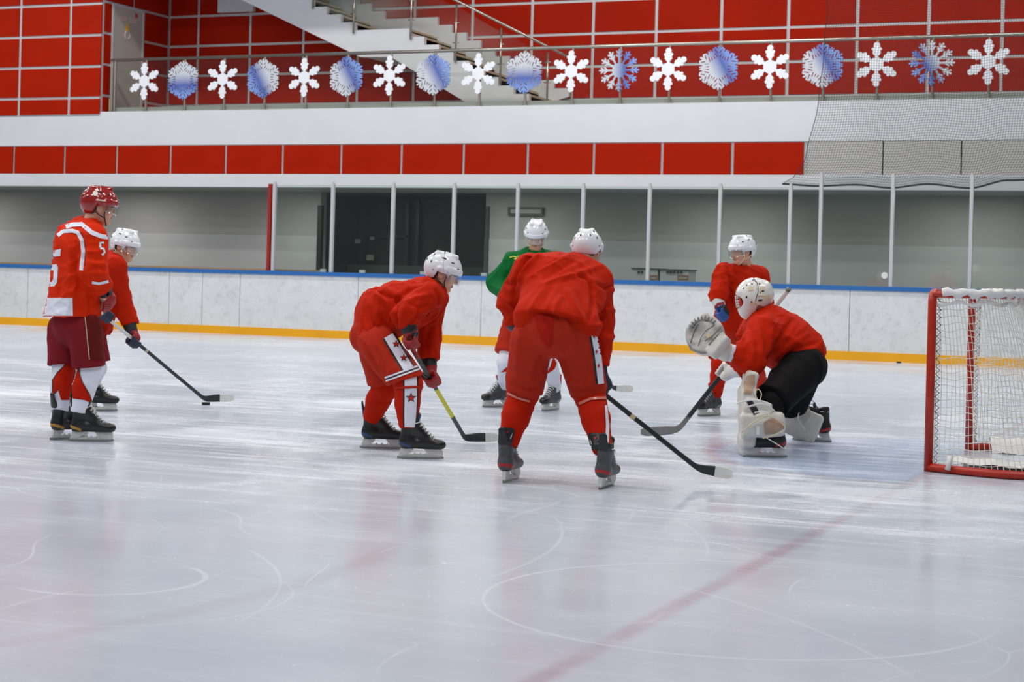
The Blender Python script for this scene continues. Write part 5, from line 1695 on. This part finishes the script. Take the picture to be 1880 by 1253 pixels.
# ------------------------------------------------------------------ central player bending over, seen from behind
d5 = 11.04
st5 = lambda u: 11.45 + (11.42 - 11.45) * (u - 965) / (1292 - 965)
sh5 = sdir(965, 609, st5(965), 1292, 872, st5(1292))
p5 = skater('central player in red bending over, seen from behind with legs apart', d5, {
    'pelvis': (1014, 600, .02), 'neck': (1067, 484, .50), 'head': (1078, 462, .56), 'chest': (1034, 524, .34),
    'rs': (1092, 516, .40), 'ls': (972, 503, .38), 're': (1100, 590, .46), 'le': (942, 552, .50),
    'rw': (1098, 676, .42), 'lw': (950, 596, .52), 'rp': (1103, 715, st5(1103) - d5), 'lp': (968, 612, st5(968) - d5),
    'rh': (1057, 624, .02), 'lh': (977, 624, .03), 'rk': (1082, 722, .17), 'lk': (962, 718, .20)},
    scr(.16, .92, -.42), scr(.06, .5, 1), (((1111, 896), 70, -3), ((936, 884), 72, 3)), dict(
    seed=52, helmet='white', strap='cream', boot=boot_red, gloves=[M['glove_navy'], M['glove_navy'], M['glove_navy']], rshaft=-sh5, lshaft=-sh5, head=.90,
    jersey=dict(mat=M['jersey_red'], hem=(1020, 590, .04), hem_n=scr(-.20, -.25, -1), chest=(.27, .18), hemr=(.235, .20), sh=.112, sleeve=(.110, .098, .072), h=.0085,
                wr=[wrinkles(5, .016, .24, dirs=[scr(-.55, .1, 1), scr(.2, .2, 1)]), wrinkles(8, .009, .13, dirs=[scr(-.7, .1, .8), scr(.9, 0, .5)])],
                extra=[(((975, 585, .0), (1070, 600, .0)), (.11, .11), .06)],
                folds=[([(1008, 451), (978, 476), (958, 504), (950, 532)], .018, .025), ([(991, 458), (962, 483), (946, 515), (944, 545)], -.024, .02), ([(1060, 459), (1021, 483), (986, 502), (965, 514)], .014, .025),
                       ([(1068, 472), (1030, 494), (996, 512)], -.012, .02), ([(1107, 486), (1064, 502), (1025, 512), (991, 524)], .014, .022), ([(1088, 532), (1078, 512), (1056, 503)], -.018, .018), ([(1042, 532), (1053, 558), (1066, 580)], .014, .022),
                       ([(1062, 540), (1074, 566), (1086, 600)], -.014, .02), ([(999, 528), (982, 554), (972, 572)], .014, .022), ([(1012, 530), (1000, 550), (992, 566)], -.010, .018), ([(1086, 520), (1088, 550), (1086, 585)], -.026, .022),
                       ([(1095, 522), (1112, 530), (1126, 524)], -.016, .018), ([(1096, 600), (1108, 590), (1116, 575)], .012, .018), ([(918, 513), (936, 524), (952, 520)], -.018, .018), ([(920, 545), (934, 556), (942, 570)], .012, .018),
                       ([(1030, 545), (1020, 560), (1018, 576)], .010, .02), ([(1095, 560), (1106, 570), (1116, 562)], -.012, .015), ([(1098, 625), (1106, 640), (1104, 655)], -.012, .016)]),
    shorts=dict(mat=M['short_red'], r=(.136, .116), len=.97, waist=(.195, .16), wa=.008, folds=[([(1012, 640), (1030, 660), (1045, 690)], -.014, .02), ([(1004, 640), (990, 665), (985, 690)], -.014, .02), ([(940, 690), (960, 700), (985, 698)], .012, .018), ([(1048, 700), (1070, 706), (1095, 700)], .012, .018), ([(942, 706), (965, 716), (985, 712)], -.012, .016), ([(1055, 716), (1080, 720), (1105, 712)], -.012, .016), ([(955, 600), (950, 640), (948, 680)], .008, .03), ([(1040, 610), (1060, 650), (1070, 690)], .008, .03)]), socks=dict(mat=M['sock_red'], r=(.098, .086, .056), end=.92)))
r5 = p5.root
bs = bvh_of([p5.shorts])
decal('side_stripe_edge', quad_strip([(1087, 606), (1095, 650), (1101, 705)], [14, 15, 14]), None, M['print_black'], r5, .002, bvh=bs)
decal('side_stripe', quad_strip([(1089, 606), (1097, 650), (1103, 705)], [11, 12, 11]), None, W_, r5, .005, bvh=bs)
for cx, cy in ((1089.5, 618), (1094, 646), (1098, 672)):
    decal('star', star(cx, cy, 5, sx=.7), None, M['star_red'], r5, .008, L=3, bvh=bs)
decal('seat_panel', [(979, 566), (1014, 572), (1016, 606), (1012, 640), (1004, 640), (992, 618), (984, 596)], None, cloth('shorts_dark_panel', srgb(168, 26, 16)), r5, .003, bvh=bs)
for s, pts in (('l', [(932, 722), (950, 731), (972, 738)]), ('r', [(1064, 742), (1085, 733), (1112, 731)])):
    decal('sock_tape', quad_strip(pts, 5), [p5.sock[s], p5.shorts], M['tape_clear'], r5, .008)
decal('sock_stripe', quad_strip([(1112, 745), (1115, 780), (1114, 822)], [4, 6, 6]), [p5.sock['r']], W_, r5, .005)
for s, (cx, cy) in (('l', (932, 800)), ('r', (1094, 811))):
    g = [(cx - 13, cy - 13), (cx - 8, cy - 15), (cx + 9, cy - 13), (cx + 13, cy - 10), (cx + 9, cy + 6), (cx + 8, cy + 15), (cx - 8, cy + 15), (cx - 10, cy + 2)]
    b_ = bvh_of([p5.sock[s]])
    decal('tendon_guard', g, None, M['boot'], r5, .012, bvh=b_, L=3)
    decal('guard_mark', [(cx - 3, cy - 8), (cx + 3, cy - 8), (cx, cy - 2)], None, M['boot_red'], r5, .016, bvh=b_, L=3)
    for e in (-1, 1): decal('guard_mark', [(cx + e * 9, cy - 5), (cx + e * 7, cy + 4), (cx + e * 4, cy + 7), (cx + e * 6, cy)], None, M['boot_silver'], r5, .016, bvh=b_, L=3)
make_stick('long black hockey stick with white taped tip held by the central player', at_depth(960, 605, st5(960)), at_depth(1289, 871, st5(1289)), at_depth(1339, 880, 11.44),
           [(0, 1, M['carbon'], 'shaft'), (.66, .685, M['glove_tan'], 'label_print')], M['carbon'], M['tape_white'], tape_from=.42)

# ------------------------------------------------------------------ player standing behind the goalkeeper
d6 = 16.90
p6 = skater('player in red jersey with blue glove standing behind the goalkeeper', d6, {
    'pelvis': (1350, 602, .06), 'neck': (1367, 494, .0), 'head': (1362, 462, -.06), 'chest': (1358, 530, .02),
    'rs': (1328, 505, -.12), 'ls': (1394, 508, .10), 're': (1320, 538, -.22), 'le': (1402, 562, .10),
    'rw': (1319, 556, -.26), 'lw': (1384, 605, -.10), 'rp': (1328, 578, -.30), 'lp': (1378, 625, -.16),
    'rh': (1336, 612, .0), 'lh': (1370, 612, .10), 'rk': (1322, 668, -.12), 'lk': (1386, 670, .06)},
    scr(-.88, -.42, -.12), UPV, (((1305, 764), 222, 0), ((1392, 757), 235, 0)), dict(
    seed=61, helmet='white', strap='cream', boot=boot_silver, gloves=[M['glove_blue'], M['glove_white'], M['glove_black']],
    rshaft=scr(-.55, -.2, .6), lshaft=scr(-.55, -.2, .6),
    jersey=dict(mat=M['jersey_red'], hem=(1350, 606, .06), chest=(.215, .17), hemr=(.225, .19), sleeve=(.095, .08, .074), folds=[([(1337, 490), (1342, 520), (1340, 550), (1344, 580)], -.026, .025), ([(1325, 500), (1322, 520), (1328, 535)], .012, .02), ([(1352, 510), (1356, 540), (1352, 580)], .012, .025)]),
    shorts=dict(mat=M['short_red'], r=(.135, .125), len=.86), socks=dict(mat=M['sock_red'], r=(.082, .074, .054), end=1.0)))
bg6 = bvh_of([p6.glove_r])
decal('glove_stripe', [(1305, 538), (1328, 537), (1329, 543), (1305, 545)], None, M['glove_blue'], p6.glove_r, .004, bvh=bg6, L=3)
decal('glove_stripe', quad_strip([(1312, 566), (1318, 559), (1336, 556)], 5), None, M['glove_red'], p6.glove_r, .004, bvh=bg6, L=3)
# ------------------------------------------------------------------ goalkeeper
d7 = 13.70
def goalkeeper():
    A = lambda u, v, dz=0.0: at_depth(u, v, d7 + dz)
    gl, gr = on_z(1411, 840), on_z(1496, 811)          # left (near) and right (far) foot
    J = dict(pelvis=A(1466, 656), neck=A(1402, 577, .0), head=A(1384, 548, -.02), chest=A(1428, 620), ls=A(1402, 610, -.24), rs=A(1392, 604, .25),
             le=A(1376, 658, -.42), re=A(1380, 655, .40), lw=A(1332, 646, -.42), rw=A(1352, 680, .42), lp=A(1302, 628, -.42), rp=A(1328, 684, .50),
             lh=A(1476, 674, -.18), rh=A(1474, 668, .18), lk=A(1418, 738, -.52), rk=A(1448, 752, .48))
    tl, tr_ = -RGT, nrm(-RGT * .8 + FWD * .35)
    J['la'] = gl - tl * .055 + UPV * .19; J['ra'] = gr - tr_ * .02 + UPV * .17
    base = (gl + gr) / 2
    up_t = nrm(J['neck'] - J['pelvis']); lat = J['ls'] - J['rs']; lat = nrm(lat - up_t * (lat @ up_t)); fr = np.cross(lat, up_t)
    HR = frame(scr(-.93, .10, -.14), UPV)
    ops = []
    U = lambda f, k=.05: ops.append(('u', k, f))
    U(p_econe(J['pelvis'], J['chest'], lat, fr, (.15, .11), (.155, .11))); U(p_econe(J['chest'], J['neck'], lat, fr, (.15, .11), (.08, .06)))
    U(p_cone(J['rs'], J['ls'], .06, .06))
    for s in 'rl':
        U(p_cone(J[s + 's'], J[s + 'e'], .052, .042), .03); U(p_cone(J[s + 'e'], J[s + 'w'], .04, .03), .02); U(p_cone(J[s + 'w'], J[s + 'w'] * .45 + J[s + 'p'] * .55, .03, .025), .02)
        U(p_cone(J['pelvis'], J[s + 'h'], .1, .085), .04); U(p_cone(J[s + 'h'], J[s + 'k'], .08, .055), .03); U(p_cone(J[s + 'k'], J[s + 'a'], .052, .036), .02)
        U(p_cone(J[s + 'a'], J[s + 'a'] + (tl if s == 'l' else tr_) * .13 - UPV * .07, .034, .026), .02)
    lo, hi = bounds(list(J.values()), .14)
    bv, bq = sdf_mesh(ops, lo, hi, .017)
    nbl = (J['neck'] - J['head']) @ HR.T
    l2, h2 = bounds([(-.12, -.1, -.13), (.13, .1, .135), nbl], .06)
    hv_, hq_ = sdf_mesh(head_ops(tuple(nbl)), l2, h2, .0052)
    vv = np.concatenate([bv, J['head'] + hv_ @ HR]) - base
    me = make_mesh('person', vv, np.concatenate([bq, hq_ + len(bv)]))
    root = link('person', me, [M['skin'], M['lip'], M['brow'], M['eye'], M['iris']])
    me.polygons.foreach_set('material_index', np.concatenate([np.zeros(len(bq), int), head_face_mat(hv_[hq_].mean(1))]).astype(np.int32))
    root.matrix_world = Matrix.Translation(Vector(base))
    tag(root, 'crouching goalkeeper in white mask, red jersey and black trousers before the goal', 'person', 'ice hockey players')
    H4 = mat4(HR, J['head'])
    put('hair', hair_me, H4, root)
    # mask: shell with chin, cage opening, back plate
    o = [('u', 0, p_ell((-.005, 0, .022), I3, (.142, .118, .138))),
         ('u', .04, p_ell((.060, 0, -.075), I3, (.072, .075, .085))),
         ('u', .02, p_cone((.095, -.05, .055), (.095, .05, .055), .026, .026)),
         ('u', .015, p_econe((-.09, 0, .05), (-.10, 0, .02), (1, 0, 0), (0, 1, 0), (.062, .10), (.058, .095)))]
    o.append(('s', .004, lambda P: np.maximum(np.abs(P[:, 0] + .035 - .12 * (P[:, 2] - .03)) - .004, -(np.sqrt(((P[:, 0] + .005) / .142) ** 2 + (P[:, 1] / .118) ** 2 + ((P[:, 2] - .022) / .138) ** 2) - .96) * .12)))
    o.append(('s', .006, p_ell((-.005, 0, .012), I3, (.124, .100, .122))))
    o.append(('s', .006, p_ell((.058, 0, -.075), I3, (.052, .058, .070))))
    o.append(('s', .010, p_ell((.135, 0, -.012), I3, (.085, .098, .050))))          # face opening
    o.append(('s', .006, lambda P: np.minimum(P[:, 2] - np.interp(P[:, 0], [-.2, -.06, -.02, .03, .2], [-.075, -.075, -.055, -.175, -.175]), 1).astype(f32)))
    v, q = sdf_mesh(o, (-.17, -.14, -.18), (.16, .14, .18), .0052)
    mm = make_mesh('mask', v, q); mm.materials.append(M['mask_white'])
    mask = put('mask', mm, H4, root)
    mb = MB()
    def cg(y, z): return (.142 - 4.2 * y * y - 1.2 * (z + .01) ** 2, y, z)
    for z in (-.046, -.026, -.004, .018): mb.tube([cg(y, z) for y in np.linspace(-.08, .08, 9)], .0028, 5)
    for y in (-.06, -.03, 0, .03, .06): mb.tube([cg(y, z) for z in np.linspace(-.06, .036, 6)], .0028, 5)
    put_sub('cage', raw('cage', mb, M['holder'], True), mask)
    mb = MB(); R2 = V(.142, .118, .138) ** 2; C = V(-.005, 0, .022)
    for az, el, L, W2 in ((60, 42, .006, .006), (85, 45, .006, .006), (60, -2, .008, .008), (75, -22, .007, .007), (120, 40, .007, .006), (112, 8, .005, .004), (125, 12, .018, .010), (48, 30, .007, .005), (95, 62, .006, .006), (110, -20, .02, .008)):
        for s in (1, -1):
            a, e = math.radians(az) * s, math.radians(el); d = V(math.cos(e) * math.cos(a), math.cos(e) * math.sin(a), math.sin(e))
            p = C + d / math.sqrt((d * d / R2).sum()); n_ = nrm((p - C) / R2)
            blob(mb, p + n_ * .002, n_, np.cross(V(0, 0, 1), n_), L, W2, .003)
    put_sub('vent', raw('vent', mb, M['print_black']), mask)['kind'] = 'stuff'
    v_, q_ = sdf_mesh([('u', 0, p_ell((.100, 0, -.030), I3, (.022, .062, .050)))], (.07, -.07, -.09), (.13, .07, .03), .008)
    lm = make_mesh('liner', v_, q_); lm.materials.append(M['star_red']); put_sub('liner', lm, mask)
    bmk = bvh_of([mask])
    decal('shell_seam', quad_strip([(1384, 512), (1391, 522), (1392, 536), (1388, 548), (1387, 559)], 1.3), None, M['print_black'], mask, .003, 3.0, bmk)
    for q in ([(1373, 528), (1383, 526), (1384, 533), (1374, 535)], [(1395, 529), (1403, 526), (1404, 532), (1396, 536)], [(1402, 544), (1413, 541), (1414, 550), (1403, 553)], [(1376, 557), (1388, 553), (1389, 557), (1377, 561)]):
        decal('worn_sticker', q, None, M['strap_cream'], mask, .003, 3.0, bmk)
    mb = MB(); mb.tube([(-.105, s_, .06) for s_ in np.linspace(-.09, .09, 5)] , .004, 5)
    for s in (1, -1): mb.tube([(-.035, s * .117, .02), (-.07, s * .104, .012), (-.11, s * .066, .008)], .0075, 6)
    put_sub('back_strap', raw('back_strap', mb, M['strap_cream'], True), mask)
    # jersey
    ops.clear()
    hem = A(1463, 645, .0)
    U(p_econe(J['chest'], hem, lat, fr, (.275, .205), (.265, .212)))
    U(p_econe(J['chest'], J['neck'] - up_t * .06, lat, fr, (.285, .215), (.15, .11)), .07)
    U(p_cone(J['rs'], J['ls'], .115, .115), .07)
    ops.append(('i', .012, p_plane(A(1466, 667), scr(.40, 0, -1))))
    for s in 'rl':
        c_ = nrm(J[s + 'w'] - J[s + 'e'])
        U(p_cone(J[s + 's'], J[s + 'e'], .125, .115), .05); U(p_cone(J[s + 'e'], J[s + 'w'], .112, .088, cuts=[(J[s + 'w'] - c_ * (.07 if s == 'l' else 0), c_)]), .04)
    ops.append(('add', 0, wrinkles(71, .017, .24, dirs=[scr(.3, .2, 1), scr(-.9, .1, .6), scr(.8, 0, .5)]))); ops.append(('add', 0, wrinkles(75, .007, .10)))
    nk = nrm(J['head'] - J['neck']); ops.append(('s', .012, p_cone(J['neck'] + nk * .02, J['neck'] + nk * .25, .070, .09)))
    lo, hi = bounds([J[k] for k in ('rs', 'ls', 're', 'le', 'rw', 'lw', 'neck', 'chest')] + [hem], .30)
    jer = sdf_obj('jersey', ops, lo, hi, .0105, M['jersey_red'], root)
    sculpt(jer, [([(1348, 598), (1362, 622), (1372, 655)], -.020, .022), ([(1408, 570), (1419, 602), (1412, 642)], .016, .03), ([(1453, 588), (1433, 622), (1408, 660)], -.022, .025), ([(1483, 614), (1443, 638), (1419, 662)], .016, .025),
                 ([(1500, 630), (1463, 640), (1433, 664)], -.018, .02), ([(1375, 600), (1390, 630), (1392, 660)], -.016, .022), ([(1340, 655), (1355, 664), (1372, 664)], -.012, .018), ([(1390, 590), (1398, 620), (1400, 650)], .012, .02), ([(1470, 605), (1455, 622), (1450, 640)], .010, .02)])
    # trousers
    ops.clear()
    U(p_econe(J['pelvis'] + up_t * .07, J['pelvis'] - up_t * .05, lat, fr, (.195, .145), (.225, .17)), .04)
    for s in 'lr':
        e = J[s + 'h'] + (J[s + 'k'] - J[s + 'h']) * .98; d_ = nrm(J[s + 'k'] - J[s + 'h'])
        U(p_cone(J[s + 'h'], e + d_ * .05, .170, .128, cuts=[(e, d_)]), .05)
    ops.append(('add', 0, wrinkles(81, .012, .2)))
    lo, hi = bounds([J['pelvis'], J['lk'], J['rk'], J['lh'], J['rh'], J['pelvis'] + up_t * .15], .26)
    sdf_obj('trousers', ops, lo, hi, .0115, M['black_cloth'], root)
    # arm guard showing between sleeve and catching glove
    sdf_obj('arm_guard', [('u', 0, p_cone(A(1356, 652, -.42), J['lw'], .068, .066))], *bounds([A(1356, 652, -.42), J['lw']], .09), .008, M['white_cloth'], root)
    # dark knee and shin covers
    for s in 'lr':
        sdf_obj('shin_cover', [('u', 0, p_cone(J[s + 'h'] * .2 + J[s + 'k'] * .8, J[s + 'k'], .10, .088)), ('u', .03, p_cone(J[s + 'k'], J[s + 'a'] + UPV * .03, .085, .062))],
                *bounds([J[s + 'h'] * .2 + J[s + 'k'] * .8, J[s + 'k'], J[s + 'a']], .12), .010, M['black_cloth'], root)
    # leg pads, stiff boards round the shin
    def rot(ax1, ang):                       # axes turned in the plane of lateral / up
        c, s = math.cos(math.radians(ang)), math.sin(math.radians(ang))
        x = RGT * c + UPV * s; return np.array([x, FWD, np.cross(x, FWD)])
    def pad(name, parts, material, wr=90):
        o_ = []; pts = []
        for kind_, c, R_, h_, k_ in parts:
            f_ = p_box(c, R_, h_, .024) if kind_ == 'b' else p_ell(c, R_, h_)
            o_.append(('u', k_, f_)); pts.append(c)
        o_.append(('add', 0, wrinkles(wr, .005, .13)))
        lo_, hi_ = bounds(pts, .33)
        return sdf_obj(name, o_, lo_, hi_, .0085, material, root)
    lp_ = pad('leg_pad', [
        ('b', A(1371, 766, -.50), rot(0, 2), (.048, .145, .215), 0), ('b', A(1374, 712, -.48), rot(0, -10), (.042, .13, .125), .03),
        ('b', A(1399, 781, -.655), rot(0, 4), (.160, .036, .088), .02), ('e', A(1406, 778, -.665), rot(0, 4), (.135, .055, .085), .03),
        ('b', A(1392, 748, -.645), rot(0, -14), (.100, .030, .052), .02), ('b', A(1404, 742, -.35), rot(0, -6), (.09, .03, .08), .03), ('b', A(1364, 818, -.50), rot(0, 4), (.026, .10, .075), .03)], M['pad'])
    rp_ = pad('leg_pad', [
        ('b', A(1467, 776, .42), rot(0, -20), (.165, .036, .118), 0), ('e', A(1462, 772, .41), rot(0, -20), (.14, .055, .10), .03),
        ('b', A(1452, 765, .62), rot(0, -25), (.17, .16, .045), .03), ('b', A(1490, 782, .44), rot(0, -20), (.07, .04, .095), .02)], M['pad'], 93)
    def lace_(pts, po, r=.006, m_='pad_white'):
        MB().tube(catmull(pts, 24), r, 6).build('strap', M[m_], po, True)
    lace_([A(1352, 741, -.72), A(1376, 735, -.74), A(1398, 737, -.74), A(1412, 746, -.72), A(1424, 758, -.66)], lp_, .007)
    lace_([A(1371, 748, -.73), A(1388, 743, -.745), A(1405, 743, -.74), A(1420, 754, -.70)], lp_, .006)
    lace_([A(1385, 758, -.745), A(1400, 756, -.75), A(1412, 762, -.75)], lp_, .006)
    lace_([A(1392, 737, -.74), A(1386, 722, -.72), A(1392, 715, -.70), A(1398, 724, -.72), A(1394, 738, -.74)], lp_, .004, 'strap_cream')
    lace_([A(1361, 795, -.74), A(1385, 775, -.75), A(1410, 764, -.76), A(1436, 778, -.74), A(1440, 790, -.74), A(1420, 800, -.75), A(1400, 805, -.75)], lp_, .005, 'strap_cream')
    lace_([A(1408, 805, -.72), A(1425, 815, -.74), A(1438, 824, -.74)], lp_, .004, 'lace')
    MB().box(-.012, .012, -.006, .006, -.03, .03).build('buckle', M['holder'], lp_).matrix_basis = Matrix.Translation(Vector(A(1392, 791, -.775)))
    lace_([A(1468, 752, .33), A(1466, 770, .32), A(1478, 790, .33)], rp_, .006)
    lace_([A(1484, 748, .36), A(1488, 762, .34), A(1480, 778, .33)], rp_, .005)
    lace_([A(1481, 742, .38), A(1490, 735, .38), A(1494, 741, .38), A(1482, 744, .38)], rp_, .0035)
    b_ = bvh_of([lp_])
    decal('pad_patch', [(1370, 738), (1381, 736), (1386, 744), (1376, 747)], None, M['glove_black'], lp_, .004, bvh=b_, L=3)
    decal('pad_patch', [(1376, 749), (1388, 746), (1394, 758), (1384, 763)], None, M['glove_black'], lp_, .004, bvh=b_, L=3)
    decal('worn_patch', [(1402, 776), (1420, 766), (1437, 776), (1440, 786), (1422, 797), (1404, 798)], None, M['pad_dirty'], lp_, .004, bvh=b_)
    decal('worn_patch', [(1372, 690), (1386, 688), (1386, 706), (1380, 724), (1366, 724), (1366, 702)], None, M['pad_dirty'], lp_, .004, bvh=b_)
    # skates
    add_skate(root, gl, 180, boot_goalie); add_skate(root, gr, 160, boot_goalie)
    # catching glove on the left hand
    c_ = A(1296, 617, -.46); n_ = scr(-.35, -.85, .25); u_ = scr(-.35, 0, 1); x_ = nrm(np.cross(u_, n_)); u_ = np.cross(n_, x_)
    R = np.array([x_, u_, n_])
    o = [('u', 0, p_ell((0, 0, 0), I3, (.145, .155, .072))),
         ('u', .02, p_ell((-.02, .02, -.03), I3, (.135, .14, .10))),
         ('u', .02, p_cone((-.10, .07, .03), (.04, .135, .03), .028, .03)),
         ('u', .015, p_cone((.075, .10, .03), (.11, .03, .03), .03, .034)),
         ('s', .02, p_ell((-.045, .035, .10), I3, (.085, .085, .075)))]
    hw = (J['lw'] - c_) @ R.T
    o.append(('u', .02, p_cone((.04, -.06, -.01), hw, .075, .075)))
    o.append(('u', .012, p_box((.075, -.105, .01), np.array([nrm((.82, .57, 0)), nrm((-.57, .82, 0)), (0, 0, 1)]), (.095, .042, .07), .02)))
    for k in range(4): o.append(('s', .006, p_cone((-.14 + .05 * k, -.06 + .02 * k, .075), (-.11 + .055 * k, .12, .085), .004, .004)))
    lo, hi = bounds([(-.16, -.17, -.12), (.17, .17, .12), hw], .06)
    v, q = sdf_mesh(o, lo, hi, .0065)
    mm = make_mesh('catching_glove', v, q); mm.materials.append(mat('catcher_grey', srgb(178, 176, 172), 0.5, var=0.16, vscale=14, bump=0.3, bscale=20)); mm.materials.append(M['pad'])
    fc = v[q].mean(1); mm.polygons.foreach_set('material_index', (fc[:, 1] < -.06).astype(np.int32))
    cg_ = put('catching_glove', mm, mat4(R, c_), root)
    mb = MB()
    for a in np.linspace(.5, 2.4, 9):
        p = V(.125 * math.cos(a) + .0, .130 * math.sin(a) + .012, .055)
        mb.tube([p, p * V(.86, .86, 1) + V(0, 0, .012), p * V(.74, .74, .8)], .006, 5)
    for r_ in (.098, .120): mb.tube([(r_ * math.cos(a), r_ * math.sin(a) + .012, .064 - .02 * (r_ - .098) / .022) for a in np.linspace(.3, 2.6, 12)], .005, 5)
    put_sub('pocket_lacing', raw('pocket_lacing', mb, M['stick_grey'], True), cg_)
    mb = MB(); blob(mb, V(.035, -.035, .078), V(0, 0, 1), V(.6, -.8, 0), .034, .018, .006); put_sub('thumb_patch', raw('thumb_patch', mb, M['glove_tan']), cg_)
    mb = MB(); mb.tube([(-.14, .0, .02), (-.13, -.08, .03), (-.05, -.135, .04), (.02, -.15, .05)], .006, 6); mb.tube([(.0, -.065, .085), (.07, -.04, .085), (.14, .02, .06)], .005, 6)
    mb.tube([(-.115, -.04, .062), (-.075, .045, .03), (-.02, .095, .045), (.06, .09, .06)], .0045, 5); mb.tube([(-.06, -.08, .07), (-.02, -.02, .074), (.03, .02, .07), (.09, .04, .06)], .0035, 5)
    mb.tube([(.02, -.10, .082), (.08, -.06, .084), (.15, -.015, .07)], .004, 5)
    put_sub('edge_binding', raw('edge_binding', mb, M['stick_grey'], True), cg_)
    # right hand on the stick
    shg = sdir(1240, 800, d7 + .58, 1451, 527, d7 + .45)
    add_glove(root, J['rp'], J['rw'], shg, [M['glove_white'], M['glove_white'], M['pad']], 'right')
    make_stick('grey goalkeeper stick with dark shaft standing on the ice', at_depth(1449, 530, d7 + .45), at_depth(1242, 797, d7 + .60), at_depth(1178, 803, d7 + .60),
               [(0, .16, M['tape_white'], 'grip_tape'), (0.0, 1, M['carbon'], 'shaft')], M['stick_grey'], M['stick_grey'], tape_from=.1, r=(.012, .018), butt_mat=M['stick_grey'])
    return root
goalkeeper()
